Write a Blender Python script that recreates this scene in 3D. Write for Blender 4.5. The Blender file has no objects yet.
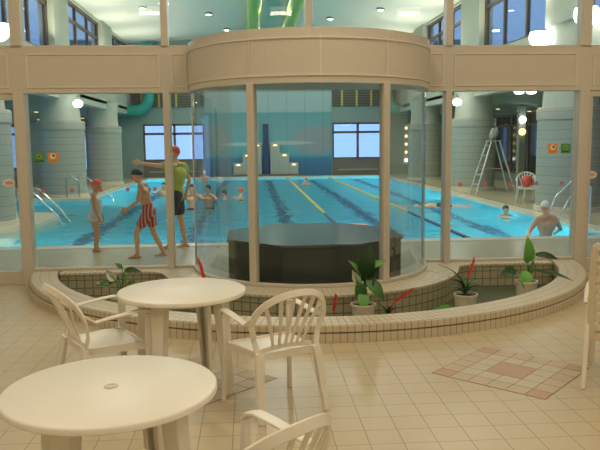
import bpy, bmesh, math, random
from math import pi, sin, cos, radians as R
from mathutils import Vector, Matrix
random.seed(7)
S = bpy.context.scene
COL = S.collection

# ------------------------------------------------------------ camera, world, lights, exposure
cd = bpy.data.cameras.new('camera'); cam = bpy.data.objects.new('camera', cd); COL.objects.link(cam)
S.camera = cam
F_PX = 700.39
cd.sensor_width = 36; cd.lens = 36 * F_PX / 600
cd.clip_start = .05; cd.clip_end = 400
pit, yaw, rol = R(6.7422), R(3.9623), R(-0.6004)
Fw = Vector((sin(yaw)*cos(pit), cos(yaw)*cos(pit), -sin(pit)))
Rt = Vector((cos(yaw), -sin(yaw), 0)); Up = Rt.cross(Fw)
R2 = Rt*cos(rol) + Up*sin(rol); U2 = Up*cos(rol) - Rt*sin(rol)
M = Matrix((R2, U2, -Fw)).transposed().to_4x4(); M.translation = Vector((0, 0, 1.7522))
cam.matrix_world = M

w = bpy.data.worlds.new('dusk_sky'); S.world = w; w.use_nodes = True
wn = w.node_tree.nodes; wl = w.node_tree.links
bg = wn['Background']
tc = wn.new('ShaderNodeTexCoord'); sp = wn.new('ShaderNodeSeparateXYZ'); cr = wn.new('ShaderNodeValToRGB')
wl.new(tc.outputs['Generated'], sp.inputs[0]); wl.new(sp.outputs['Z'], cr.inputs[0]); wl.new(cr.outputs[0], bg.inputs[0])
cr.color_ramp.elements[0].position = 0.0; cr.color_ramp.elements[0].color = (.30, .45, .80, 1)
cr.color_ramp.elements[1].position = .5; cr.color_ramp.elements[1].color = (.10, .22, .62, 1)
bg.inputs[1].default_value = 1.9

def area(name, loc, size, power, color, aim=(0, 0, -1), sy=None):
    d = bpy.data.lights.new(name, 'AREA'); d.energy = power; d.color = color
    d.shape = 'RECTANGLE'; d.size = size; d.size_y = sy or size
    o = bpy.data.objects.new(name, d); COL.objects.link(o); o.location = loc
    o.rotation_euler = Vector(aim).to_track_quat('-Z', 'Y').to_euler()
    return o
WARM = (1, .88, .69)
HALL = (1, .95, .80)
for x in (-2.6, 0.9, 4.4):
    for y in (-1.5, 2.3, 6.2):
        area('lounge_ceiling_lamp', (x, y, 5.22), .55, 37, WARM)
for x, s in ((-5.65, -1), (7.25, 1)):
    for y in (15.2, 18.4, 22, 26, 29.5, 33.5):
        area('hall_uplight', (x, y, 4.75), .3, 62, HALL, (-s*.75, 0, 1))
for y in (14.5, 20, 26, 32):
    for x in (-2.6, .9, 4.4):
        area('hall_ceiling_downlight', (x, y, 6.70), .28, 92, (1, .95, .84))
for i in range(8):  # unseen fill lights added below the surface to brighten the water
    area('water_fill_light', (6.5, 13.8+3*i, -.55), .3, 110, (.82, .95, 1), (-.6, .8, -.1))
    area('water_fill_light', (-8.9 if 13.8+3*i < 22 else -5.12, 13.8+3*i, -.55), .3, 110, (.82, .95, 1), (.6, .8, -.1))
for x in (-7.5, -4.2, -1.2, 1.8, 4.8):  # more added fill, along the near pool wall
    area('water_fill_light', (x, 12.32, -.5), .3, 60, (.82, .95, 1), (0, 1, -.1))
for y in (14, 20, 27, 33.5):
    area('aisle_lamp_left', (-7.8, y, 3.0), .4, 14, HALL)
    area('aisle_lamp_right', (9.4, y, 3.0), .4, 14, (1, .88, .66))
S.view_settings.view_transform = 'Standard'; S.view_settings.look = 'None'
S.view_settings.gamma = 1; S.view_settings.use_curve_mapping = False
S.view_settings.exposure = 0.0
S.cycles.transparent_max_bounces = 24
S.cycles.max_bounces = 12
S.cycles.sample_clamp_indirect = 3.0

# ------------------------------------------------------------ materials
def newmat(name):
    m = bpy.data.materials.new(name); m.use_nodes = True
    return m, m.node_tree.nodes, m.node_tree.links, m.node_tree.nodes['Principled BSDF']
def mat(name, col, rough=.5, metal=0, var=.06, scale=8, spec=.5, coat=0, emit=None, es=0, bump=0, trans=0):
    m, n, l, b = newmat(name)
    b.inputs['Roughness'].default_value = rough; b.inputs['Metallic'].default_value = metal
    b.inputs['Specular IOR Level'].default_value = spec; b.inputs['Coat Weight'].default_value = coat
    c = n.new('ShaderNodeTexCoord'); t = n.new('ShaderNodeTexNoise'); t.inputs['Scale'].default_value = scale
    l.new(c.outputs['Object'], t.inputs['Vector'])
    mx = n.new('ShaderNodeMix'); mx.data_type = 'RGBA'
    mx.inputs[6].default_value = tuple(max(0, v*(1-var)) for v in col) + (1,)
    mx.inputs[7].default_value = tuple(min(1, v*(1+var)) for v in col) + (1,)
    l.new(t.outputs[0], mx.inputs[0]); l.new(mx.outputs[2], b.inputs['Base Color'])
    if bump:
        bp = n.new('ShaderNodeBump'); bp.inputs['Strength'].default_value = bump; bp.inputs['Distance'].default_value = .01
        l.new(t.outputs[0], bp.inputs['Height']); l.new(bp.outputs[0], b.inputs['Normal'])
    if emit:
        b.inputs['Emission Color'].default_value = emit + (1,); b.inputs['Emission Strength'].default_value = es
    return m
def tiles(name, c1, c2, mortar, bw, bh, ms, rough=.35, coord='Object', off=(0, 0, 0), rot=(0, 0, 0), bump=.4, offset=0, extra=None, spec=.5):
    m, n, l, b = newmat(name)
    b.inputs['Roughness'].default_value = rough; b.inputs['Specular IOR Level'].default_value = spec
    c = n.new('ShaderNodeTexCoord'); mp = n.new('ShaderNodeMapping')
    mp.inputs['Location'].default_value = off; mp.inputs['Rotation'].default_value = rot
    l.new(c.outputs[coord], mp.inputs[0])
    t = n.new('ShaderNodeTexBrick'); t.offset = offset; t.squash = 1
    t.inputs['Scale'].default_value = 1; t.inputs['Brick Width'].default_value = bw; t.inputs['Row Height'].default_value = bh
    t.inputs['Mortar Size'].default_value = ms; t.inputs['Mortar Smooth'].default_value = .2; t.inputs['Bias'].default_value = 0
    t.inputs['Color1'].default_value = c1+(1,); t.inputs['Color2'].default_value = c2+(1,); t.inputs['Mortar'].default_value = mortar+(1,)
    l.new(mp.outputs[0], t.inputs[0]); l.new(t.outputs['Color'], b.inputs['Base Color'])
    bp = n.new('ShaderNodeBump'); bp.inputs['Strength'].default_value = bump; bp.inputs['Distance'].default_value = .003; bp.invert = True
    l.new(t.outputs['Fac'], bp.inputs['Height']); l.new(bp.outputs[0], b.inputs['Normal'])
    return m
def glass(name, tint=(.93, .97, .95), refl=1.0, rough=.0, ior=1.45):
    m = bpy.data.materials.new(name); m.use_nodes = True; n = m.node_tree.nodes; l = m.node_tree.links
    n.clear(); o = n.new('ShaderNodeOutputMaterial'); mx = n.new('ShaderNodeMixShader')
    tr = n.new('ShaderNodeBsdfTransparent'); gl = n.new('ShaderNodeBsdfGlossy'); fr = n.new('ShaderNodeFresnel')
    fr.inputs[0].default_value = ior; tr.inputs[0].default_value = tint+(1,); gl.inputs['Roughness'].default_value = rough
    mul = n.new('ShaderNodeMath'); mul.operation = 'MULTIPLY'; mul.inputs[1].default_value = refl
    l.new(fr.outputs[0], mul.inputs[0]); l.new(mul.outputs[0], mx.inputs[0])
    l.new(tr.outputs[0], mx.inputs[1]); l.new(gl.outputs[0], mx.inputs[2]); l.new(mx.outputs[0], o.inputs[0])
    return m
MT = {}
MT['paint'] = mat('cream_painted_metal', (.585, .53, .435), .38, var=.02)
MT['bead'] = mat('light_bead_metal', (.70, .65, .53), .35, var=.02)
MT['brown'] = mat('bronze_frame', (.10, .065, .04), .4)
MT['floor'] = tiles('floor_tile', (.55, .46, .30), (.54, .45, .29), (.31, .25, .155), .2, .2, .0035, rough=.32, off=(-.6633 % .2 * 1, -(5.063 % .2), 0))
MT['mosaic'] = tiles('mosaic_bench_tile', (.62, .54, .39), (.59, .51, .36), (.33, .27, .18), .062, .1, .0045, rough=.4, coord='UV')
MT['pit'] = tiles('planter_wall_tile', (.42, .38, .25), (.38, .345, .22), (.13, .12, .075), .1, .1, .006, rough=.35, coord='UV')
MT['pitfloor'] = mat('planter_floor', (.10, .12, .06), .8, var=.3, scale=12)
MT['terra'] = mat('terracotta_tile', (.47, .30, .185), .4)
MT['peach'] = mat('peach_tile', (.53, .41, .28), .4)
MT['sandt'] = mat('sand_tile', (.545, .48, .34), .4)
MT['grout'] = mat('grout', (.25, .185, .11), .8)
MT['plastic'] = mat('cream_plastic', (.80, .76, .66), .36, var=.02, spec=.5)
MT['plasticb'] = mat('beige_plastic', (.66, .57, .42), .35, var=.02)
MT['wallw'] = mat('warm_wall', (.60, .54, .42), .7, bump=.1)
MT['glass'] = glass('window_glass', (.93, .955, .92), .45)
MT['dglass'] = glass('curved_glass', (.92, .96, .95), .40)
MT['skyglass'] = glass('outer_window_glass', (.9, .95, 1), .6)
MT['darkglass'] = mat('dark_window_glass', (.015, .03, .035), .08, spec=.6)
MT['blueglass'] = glass('blue_tinted_glass', (.55, .70, .95), .7)
MT['deck'] = tiles('pool_deck_tile', (.52, .455, .31), (.50, .435, .295), (.40, .35, .235), .15, .15, .004, rough=.22, bump=.15)
MT['coping'] = mat('pool_coping', (.64, .59, .44), .3)
MT['pool'] = tiles('pool_tile', (.13, .74, .90), (.12, .71, .87), (.12, .60, .76), .25, .25, .008, rough=.5, bump=.1)
MT['line'] = mat('dark_lane_tile', (.02, .13, .24), .5)
MT['column'] = tiles('column_tile', (.36, .365, .30), (.345, .35, .285), (.20, .21, .17), 5.0, .22, .007, rough=.4, coord='UV', bump=.3)
MT['plaster'] = mat('pale_plaster', (.50, .50, .40), .7)
MT['hallwall'] = mat('hall_wall', (.20, .27, .24), .6)
MT['ceil'] = mat('hall_ceiling', (.76, .73, .62), .8, var=.03)
MT['ceilt'] = mat('hall_ceiling_teal', (.20, .33, .30), .7)
MT['green'] = mat('yellow_green_duct', (.32, .48, .12), .5)
MT['teal'] = mat('teal_duct', (.02, .30, .24), .35)
MT['louvre'] = mat('dark_louvre', (.04, .05, .035), .5)
MT['yellowbar'] = mat('yellow_bar', (.45, .38, .08), .5)
MT['brownp'] = mat('brown_panel', (.14, .11, .08), .5)
MT['granite'] = mat('dark_granite', (.060, .062, .057), .35, var=.05, scale=3, spec=.55)
MT['granitet'] = mat('dark_granite_top', (.075, .085, .09), .14, var=.05, scale=3, spec=.7)  # base colour lightened and blued to carry the top's reflected light
MT['chrome'] = mat('chrome', (.7, .72, .70), .15, metal=1, var=.02)
MT['alu'] = mat('aluminium', (.55, .58, .54), .35, metal=.6)
MT['pot'] = mat('white_pot', (.66, .60, .46), .45, bump=.1)
MT['soil'] = mat('soil', (.05, .03, .02), .9, bump=.6, scale=40)
MT['leaf'] = mat('leaf_green', (.05, .16, .035), .4, var=.4, scale=6)
MT['leafl'] = mat('leaf_light_green', (.12, .36, .06), .4, var=.3, scale=6)
MT['leafd'] = mat('leaf_dark_green', (.02, .07, .02), .4, var=.3)
MT['red'] = mat('red_bract', (.62, .045, .02), .45)
MT['spathe'] = mat('white_spathe', (.62, .62, .48), .5)
MT['moss'] = mat('green_moss', (.06, .26, .04), .9, bump=.8, scale=50)
MT['lamp'] = mat('lamp_white', (.9, .9, .88), .5, emit=(.96, .97, 1), es=7)
MT['lampw'] = mat('lamp_warm', (.9, .8, .6), .5, emit=(1, .68, .28), es=2.2)
MT['lampl'] = mat('lamp_lounge', (.9, .8, .6), .5, emit=(1, .82, .55), es=5)
MT['stone'] = mat('pale_stone', (.30, .33, .28), .6)
MT['pink'] = mat('pink_sticker', (.62, .16, .20), .6)
MT['orange'] = mat('orange_sign', (.80, .27, .02), .5)
MT['signg'] = mat('green_sign', (.05, .30, .07), .5)
MT['signw'] = mat('white_print', (.75, .72, .62), .5)
MT['signd'] = mat('dark_print', (.03, .02, .03), .5)
MT['olive'] = mat('olive_print', (.35, .28, .05), .5)
MT['ropey'] = mat('yellow_float', (.62, .45, .10), .5)
MT['ropeb'] = mat('blue_float', (.03, .07, .16), .4)
MT['white'] = mat('white_plastic', (.75, .75, .68), .4)
MT['redp'] = mat('red_plastic', (.60, .08, .06), .4)
MT['pinkp'] = mat('salmon_foam', (.75, .30, .22), .6)
def skinmat(name, c):
    m, n, l, b = newmat(name); b.inputs['Base Color'].default_value = c+(1,); b.inputs['Roughness'].default_value = .45
    t = n.new('ShaderNodeTexNoise'); t.inputs['Scale'].default_value = 14
    tcn = n.new('ShaderNodeTexCoord'); l.new(tcn.outputs['Object'], t.inputs['Vector'])
    mx = n.new('ShaderNodeMix'); mx.data_type = 'RGBA'; mx.inputs[6].default_value = tuple(v*.93 for v in c)+(1,); mx.inputs[7].default_value = tuple(min(1, v*1.07) for v in c)+(1,)
    l.new(t.outputs[0], mx.inputs[0]); l.new(mx.outputs[2], b.inputs['Base Color'])
    return m
MT['skin'] = skinmat('skin', (.74, .40, .22)); MT['skind'] = skinmat('skin_tan', (.58, .31, .16))
MT['hair'] = mat('black_hair', (.012, .01, .01), .5)
MT['capred'] = mat('red_swim_cap', (.75, .10, .04), .45)
MT['capdark'] = mat('dark_swim_cap', (.03, .045, .04), .45)
MT['capwhite'] = mat('white_swim_cap', (.78, .76, .66), .45)
MT['yellow'] = mat('yellow_shirt', (.42, .45, .09), .85)
MT['shorts'] = mat('dark_shorts', (.03, .03, .035), .7)
MT['suitw'] = mat('white_swimsuit', (.66, .62, .52), .6)
MT['eye'] = mat('eye_dark', (.01, .01, .01), .2)

def striped():
    m, n, l, b = newmat('striped_trunks_fabric'); b.inputs['Roughness'].default_value = .7
    c = n.new('ShaderNodeTexCoord'); wv = n.new('ShaderNodeTexWave'); wv.wave_type = 'BANDS'; wv.bands_direction = 'Y'
    wv.inputs['Scale'].default_value = 6; l.new(c.outputs['Object'], wv.inputs['Vector'])
    r = n.new('ShaderNodeValToRGB'); r.color_ramp.elements[0].color = (.50, .03, .03, 1); r.color_ramp.elements[1].color = (.58, .42, .36, 1)
    r.color_ramp.elements[0].position = .62; r.color_ramp.elements[1].position = .72
    l.new(wv.outputs[0], r.inputs[0]); l.new(r.outputs[0], b.inputs['Base Color']); return m
MT['stripe'] = striped()

def water():
    m = bpy.data.materials.new('pool_water'); m.use_nodes = True; n = m.node_tree.nodes; l = m.node_tree.links; n.clear()
    o = n.new('ShaderNodeOutputMaterial'); mx = n.new('ShaderNodeMixShader'); rf = n.new('ShaderNodeBsdfRefraction'); gl = n.new('ShaderNodeBsdfGlossy'); fr = n.new('ShaderNodeFresnel')
    rf.inputs['IOR'].default_value = 1.33; rf.inputs['Color'].default_value = (.80, .97, 1, 1); rf.inputs['Roughness'].default_value = .05
    gl.inputs['Roughness'].default_value = .10; fr.inputs[0].default_value = 1.33
    ml = n.new('ShaderNodeMath'); ml.operation = 'MULTIPLY'; ml.inputs[1].default_value = .55
    c = n.new('ShaderNodeTexCoord'); mp = n.new('ShaderNodeMapping'); mp.inputs['Scale'].default_value = (1, .8, 1)
    l.new(c.outputs['Object'], mp.inputs[0])
    t = n.new('ShaderNodeTexNoise'); t.inputs['Scale'].default_value = 2.4; t.inputs['Detail'].default_value = 4
    l.new(mp.outputs[0], t.inputs[0])
    bp = n.new('ShaderNodeBump'); bp.inputs['Strength'].default_value = 1; bp.inputs['Distance'].default_value = .11
    l.new(t.outputs[0], bp.inputs['Height'])
    for k in (rf, gl, fr): l.new(bp.outputs[0], k.inputs['Normal'])
    l.new(fr.outputs[0], ml.inputs[0]); l.new(ml.outputs[0], mx.inputs[0]); l.new(rf.outputs[0], mx.inputs[1]); l.new(gl.outputs[0], mx.inputs[2]); l.new(mx.outputs[0], o.inputs[0])
    return m
MT['water'] = water()

def mural():
    m, n, l, b = newmat('sea_mural_tile'); b.inputs['Roughness'].default_value = .35
    c = n.new('ShaderNodeTexCoord'); s = n.new('ShaderNodeSeparateXYZ'); l.new(c.outputs['Object'], s.inputs[0])
    # vertical bands of sea and sky by height
    r = n.new('ShaderNodeValToRGB'); r.color_ramp.interpolation = 'LINEAR'
    mr = n.new('ShaderNodeMapRange'); mr.inputs[1].default_value = 0; mr.inputs[2].default_value = 4.4
    l.new(s.outputs['Z'], mr.inputs[0]); l.new(mr.outputs[0], r.inputs[0])
    e = r.color_ramp.elements
    e[0].position = 0; e[0].color = (.03, .12, .22, 1)
    e[1].position = 1; e[1].color = (.30, .40, .38, 1)
    for p, col in ((.20, (.035, .15, .27)), (.25, (.08, .30, .35)), (.42, (.13, .33, .34)), (.60, (.14, .29, .29)), (.74, (.08, .27, .27)), (.76, (.27, .37, .35))):
        k = e.new(p); k.color = col+(1,)
    last = r.outputs[0]
    def ell(cx, cz, rx, rz, col, soft=.25):
        nonlocal last
        ax = n.new('ShaderNodeMath'); ax.operation = 'SUBTRACT'; ax.inputs[1].default_value = cx; l.new(s.outputs['X'], ax.inputs[0])
        dx = n.new('ShaderNodeMath'); dx.operation = 'DIVIDE'; dx.inputs[1].default_value = rx; l.new(ax.outputs[0], dx.inputs[0])
        az = n.new('ShaderNodeMath'); az.operation = 'SUBTRACT'; az.inputs[1].default_value = cz; l.new(s.outputs['Z'], az.inputs[0])
        dz = n.new('ShaderNodeMath'); dz.operation = 'DIVIDE'; dz.inputs[1].default_value = rz; l.new(az.outputs[0], dz.inputs[0])
        p1 = n.new('ShaderNodeMath'); p1.operation = 'POWER'; p1.inputs[1].default_value = 2; l.new(dx.outputs[0], p1.inputs[0])
        p2 = n.new('ShaderNodeMath'); p2.operation = 'POWER'; p2.inputs[1].default_value = 2; l.new(dz.outputs[0], p2.inputs[0])
        sm = n.new('ShaderNodeMath'); sm.operation = 'ADD'; l.new(p1.outputs[0], sm.inputs[0]); l.new(p2.outputs[0], sm.inputs[1])
        mp = n.new('ShaderNodeMapRange'); mp.inputs[1].default_value = 1-soft; mp.inputs[2].default_value = 1+soft; mp.inputs[3].default_value = 1; mp.inputs[4].default_value = 0
        l.new(sm.outputs[0], mp.inputs[0])
        mx = n.new('ShaderNodeMix'); mx.data_type = 'RGBA'; l.new(mp.outputs[0], mx.inputs[0]); l.new(last, mx.inputs[6]); mx.inputs[7].default_value = col+(1,)
        last = mx.outputs[2]
    ell(-2.5, 1.9, 1.5, .85, (.24, .27, .26)); ell(3.6, 1.85, 1.5, .75, (.24, .26, .26))
    ell(-.2, 1.68, 1.3, .09, (.36, .42, .40), .5); ell(1.9, 1.72, 1.4, .10, (.36, .40, .40), .5)
    bt = n.new('ShaderNodeTexBrick'); bt.offset = 0; bt.inputs['Scale'].default_value = 1; bt.inputs['Brick Width'].default_value = .95; bt.inputs['Row Height'].default_value = 5
    bt.inputs['Mortar Size'].default_value = .015
    sw = n.new('ShaderNodeCombineXYZ'); l.new(s.outputs['X'], sw.inputs[0]); l.new(s.outputs['Z'], sw.inputs[1]); l.new(sw.outputs[0], bt.inputs[0])
    mx = n.new('ShaderNodeMix'); mx.data_type = 'RGBA'; mx.blend_type = 'MULTIPLY'
    l.new(bt.outputs['Fac'], mx.inputs[0]); l.new(last, mx.inputs[6]); mx.inputs[7].default_value = (.7, .7, .7, 1)
    l.new(mx.outputs[2], b.inputs['Base Color'])
    return m
MT['mural'] = mural()

# ------------------------------------------------------------ mesh helpers
def link(name, bm, m, parent=None, smooth=False, bevel=0):
    me = bpy.data.meshes.new(name)
    bmesh.ops.recalc_face_normals(bm, faces=bm.faces[:])
    bm.to_mesh(me); bm.free()
    if smooth:
        for p in me.polygons: p.use_smooth = True
    if smooth: me.set_sharp_from_angle(angle=R(42))
    ms = m if isinstance(m, (list, tuple)) else [m]
    for k in ms: me.materials.append(MT[k] if isinstance(k, str) else k)
    o = bpy.data.objects.new(name, me); COL.objects.link(o)
    if parent: o.parent = parent
    if bevel:
        md = o.modifiers.new('bevel', 'BEVEL'); md.width = bevel; md.segments = 2; md.limit_method = 'ANGLE'
    return o
def B(): return bmesh.new()
def box(bm, x0, x1, y0, y1, z0, z1, mi=0):
    v = [bm.verts.new(p) for p in ((x0,y0,z0),(x1,y0,z0),(x1,y1,z0),(x0,y1,z0),(x0,y0,z1),(x1,y0,z1),(x1,y1,z1),(x0,y1,z1))]
    for f in ((0,1,2,3),(4,5,6,7),(0,1,5,4),(1,2,6,5),(2,3,7,6),(3,0,4,7)):
        fc = bm.faces.new([v[i] for i in f]); fc.material_index = mi
    return bm
def prism(bm, pts, z0, z1, mi=0):
    a = [bm.verts.new((x, y, z0)) for x, y in pts]; b = [bm.verts.new((x, y, z1)) for x, y in pts]
    n = len(pts)
    for i in range(n):
        bm.faces.new((a[i], a[(i+1) % n], b[(i+1) % n], b[i])).material_index = mi
    bm.faces.new(a).material_index = mi; bm.faces.new(b).material_index = mi
    return bm
def tube(bm, pts, r, seg=8, mi=0, cap=True):
    pts = [Vector(p) for p in pts]; rs = r if isinstance(r, (list, tuple)) else [r]*len(pts)
    rings = []; prev = None
    for i, p in enumerate(pts):
        d = (pts[min(i+1, len(pts)-1)] - pts[max(i-1, 0)]).normalized()
        if prev is None:
            u = d.orthogonal().normalized()
        else:
            u = (prev - d*prev.dot(d))
            u = u.normalized() if u.length > 1e-6 else d.orthogonal().normalized()
        prev = u; v = d.cross(u)
        rings.append([bm.verts.new(p + (u*cos(2*pi*k/seg) + v*sin(2*pi*k/seg))*rs[i]) for k in range(seg)])
    for a, b in zip(rings, rings[1:]):
        for k in range(seg): bm.faces.new((a[k], a[(k+1) % seg], b[(k+1) % seg], b[k])).material_index = mi
    if cap:
        bm.faces.new(rings[0]).material_index = mi; bm.faces.new(rings[-1]).material_index = mi
    return bm
def lathe(bm, prof, c=(0, 0, 0), seg=32, mi=0, a0=0, a1=2*pi):
    full = abs(a1-a0-2*pi) < 1e-6
    uvl = bm.loops.layers.uv.verify()
    n = seg if full else seg+1
    rows = []
    for r, z in prof:
        rows.append([bm.verts.new((c[0]+r*cos(a0+(a1-a0)*k/seg), c[1]+r*sin(a0+(a1-a0)*k/seg), c[2]+z)) for k in range(n)])
    for i in range(len(rows)-1):
        for k in range(seg):
            k2 = (k+1) % n
            q = (rows[i][k], rows[i][k2], rows[i+1][k2], rows[i+1][k])
            try: f = bm.faces.new(q)
            except ValueError: continue
            f.material_index = mi
            rr = max(prof[i][0], prof[i+1][0])
            for lp, (uu, zz) in zip(f.loops, ((k, i), (k+1, i), (k+1, i+1), (k, i+1))):
                lp[uvl].uv = (uu*(a1-a0)/seg*rr, prof[zz][1])
    return bm
def sweepbar(bm, pts, w, t, side=None, mi=0):
    """flat bar through points: w across 'side', t along the other normal"""
    pts = [Vector(p) for p in pts]; rings = []
    ws = w if isinstance(w, (list, tuple)) else [w]*len(pts)
    for i, p in enumerate(pts):
        d = (pts[min(i+1, len(pts)-1)] - pts[max(i-1, 0)]).normalized()
        s = Vector(side); s = (s - d*s.dot(d)).normalized(); n = d.cross(s)
        a, b = s*ws[i]/2, n*t/2
        rings.append([bm.verts.new(p+q) for q in (a+b, -a+b, -a-b, a-b)])
    for A, C in zip(rings, rings[1:]):
        for k in range(4): bm.faces.new((A[k], A[(k+1) % 4], C[(k+1) % 4], C[k])).material_index = mi
    bm.faces.new(rings[0]); bm.faces.new(rings[-1])
    return bm
def empty(name, loc, rz, label, cat, group=None):
    o = bpy.data.objects.new(name, None); COL.objects.link(o); o.location = loc; o.rotation_euler = (0, 0, rz)
    o.empty_display_size = .1
    return tag(o, label, cat, group)
def tag(o, label, cat, group=None, kind=None):
    o['label'] = label; o['category'] = cat
    if group: o['group'] = group
    if kind: o['kind'] = kind
    return o
def struct(name, bm, m, parent=None, smooth=False, bevel=0):
    o = link(name, bm, m, parent, smooth, bevel)
    if not parent: o['kind'] = 'structure'
    return o
def copytree(o, parent=None):
    c = o.copy(); COL.objects.link(c); c.parent = parent
    for ch in list(o.children): copytree(ch, c)
    return c
def lerp(a, b, t): return a + (b-a)*t

CX = .754                                         # axis of symmetry of bay, bench and hall
# ------------------------------------------------------------ lounge shell
bm = B()
pts = [(-4.7, -4), (6.2, -4), (6.2, 9.0)]
N = 48; RO = 3.5; CY = 9.55
a1 = math.acos((CY-9.0)/RO)
arc = [(CX+RO*sin(a1*(1-2*i/N)), CY-RO*cos(a1*(1-2*i/N))) for i in range(N+1)]
pts += arc + [(-4.7, 9.0)]
f = bm.faces.new([bm.verts.new((x, y, 0)) for x, y in pts])
g = bmesh.ops.extrude_face_region(bm, geom=[f])
bmesh.ops.translate(bm, vec=(0, 0, -.06), verts=[v for v in g['geom'] if isinstance(v, bmesh.types.BMVert)])
bmesh.ops.triangulate(bm, faces=bm.faces[:])
floor = struct('floor', bm, 'floor')
bm = B(); prism(bm, arc + [(CX-2.9, 9.0)], -.2, -.13); struct('floor_planter', bm, 'pitfloor')
# floor accents: a diamond of 6 x 6 tiles
for i, cx in enumerate((1.962, -.454)):
    bm = B(); s = .1455; c45 = cos(pi/4)
    def diam(u, v, h, z0, z1, mi):
        P = []
        for a, b in ((-h, -h), (h, -h), (h, h), (-h, h)):
            x, y = u+a, v+b
            P.append((cx + (x-y)*c45, 5.07 + (x+y)*c45))
        prism(bm, P, z0, z1, mi)
    diam(0, 0, 3*s+.004, .0002, .0012, 3)
    for a in range(6):
        for b in range(6):
            ring = a in (0, 5) or b in (0, 5); cor = a in (0, 5) and b in (0, 5); cen = a in (2, 3) and b in (2, 3)
            if cen: continue
            diam((a-2.5)*s, (b-2.5)*s, s/2-.003, .0005, .0028, 0 if cor else 1 if ring else 2)
    diam(0, 0, s-.003, .0005, .0028, 0)
    struct('trim_%d' % (i+1), bm, ['terra', 'peach', 'sandt', 'grout'])
bm = B(); box(bm, -4.85, -4.7, -4, 9.1, 0, 5.5); struct('wall_left', bm, 'wallw')
bm = B(); box(bm, 6.2, 6.35, -4, 9.1, 0, 5.5); struct('wall_right', bm, 'wallw')
bm = B(); box(bm, -4.85, 6.35, -4.15, -4, 0, 5.5); struct('wall_back', bm, 'wallw')
bm = B(); box(bm, -4.85, 6.35, -4.15, 9.1, 5.5, 5.6); struct('ceiling', bm, 'wallw')
k = 0
for x, xn in ((-2.6, 'left'), (0.9, 'middle'), (4.4, 'right')):
    for y, yn in ((-1.5, 'behind the camera'), (2.3, 'above the tables'), (6.2, 'near the glass front')):
        t = empty('ceiling_light', (x, y, 5.32), 0, f'warm square ceiling light in the {xn} row {yn}', 'ceiling light', 'lounge ceiling lights')
        bm = B(); box(bm, -.34, .34, -.34, .34, .02, .18); link('housing', bm, 'paint', t)
        bm = B(); box(bm, -.30, .30, -.30, .30, 0, .03); link('diffuser', bm, 'lampl', t)

# ------------------------------------------------------------ glass front
MX = [-2.8174+1.7858*i for i in range(5)]
ZT, ZB, ZS = 2.9558, 2.3794, .168
bx0, bx1 = CX-1.5, CX+1.5
tn = 3
def trim(bm, m='paint', bevel=.006):
    global tn
    o = struct('trim_%d' % tn, bm, m, bevel=bevel); tn += 1; return o
for x0, x1 in ((-4.7, bx0+.02), (bx1-.02, 6.2)):
    bm = B(); box(bm, x0, x1, 8.93, 9.07, ZB, ZT)
    o = trim(bm)
def panelbeads(bm, x0, x1):
    z0, z1, t = ZB+.082, ZT-.115, .016
    for a in ((x0, x1, z1, z1+t), (x0, x1, z0-t, z0), (x0, x0+t, z0, z1), (x1-t, x1, z0, z1)):
        box(bm, a[0], a[1], 8.918, 8.932, a[2], a[3])
bm = B()
for a, b in ((-4.6, MX[0]-.11), (MX[0]+.11, MX[1]-.07), (MX[1]+.07, bx0-.03), (bx1+.03, MX[3]-.07), (MX[3]+.07, MX[4]-.11), (MX[4]+.11, 6.1)):
    panelbeads(bm, a, b)
trim(bm, 'bead', 0)
for i, x in enumerate(MX):
    wd = .065 if i in (0, 4) else .042
    bm = B(); box(bm, x-wd, x+wd, 8.90, 9.08, ZT-.01, 5.5); trim(bm)
    if i != 2:
        bm = B(); box(bm, x-wd, x+wd, 8.90, 9.08, 0, ZB+.01); trim(bm)
# sill under the glass, clad in mosaic
def uvbox(bm, x0, x1, y0, y1, z0, z1):
    box(bm, x0, x1, y0, y1, z0, z1); uvl = bm.loops.layers.uv.verify()
    for f in bm.faces:
        f.normal_update()
        for lp in f.loops:
            c = lp.vert.co
            lp[uvl].uv = (c.x, c.y if abs(f.normal.z) > .5 else c.z) if abs(f.normal.x) < .5 else (c.y, c.z)
for a, b in ((MX[0]+.03, bx0-.0), (bx1, MX[4]-.03)):
    bm = B(); uvbox(bm, a, b, 8.94, 9.06, -.2, ZS-.002); trim(bm, 'mosaic', 0)
wi = 1
def window(bmx, m='glass', name=None, parent=None, smooth=False):
    global wi
    o = struct(name or 'window_%d' % wi, bmx, m, parent, smooth); wi += 0 if name else 1; return o
def pane(x0, x1, z0, z1, y=9.0): bm = B(); box(bm, x0, x1, y-.004, y+.004, z0, z1); return bm
W = {}
W['L'] = window(pane(MX[0]+.06, MX[1]-.04, ZS+.02, ZB)); W['l'] = window(pane(MX[1]+.04, bx0-.015, ZS+.02, ZB))
W['r'] = window(pane(bx1+.015, MX[3]-.04, ZS+.02, ZB)); W['R'] = window(pane(MX[3]+.04, MX[4]-.06, ZS+.02, ZB))
for a, b in zip([-4.7]+MX, MX+[6.2]): window(pane(a+.06, b-.06, ZT, 5.49))
bm = B()
for a, b in ((MX[0]+.06, MX[1]-.04), (MX[1]+.04, bx0), (bx1, MX[3]-.04), (MX[3]+.04, MX[4]-.06)): box(bm, a, b, 8.955, 9.04, ZS-.002, ZS+.03)
trim(bm)
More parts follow.
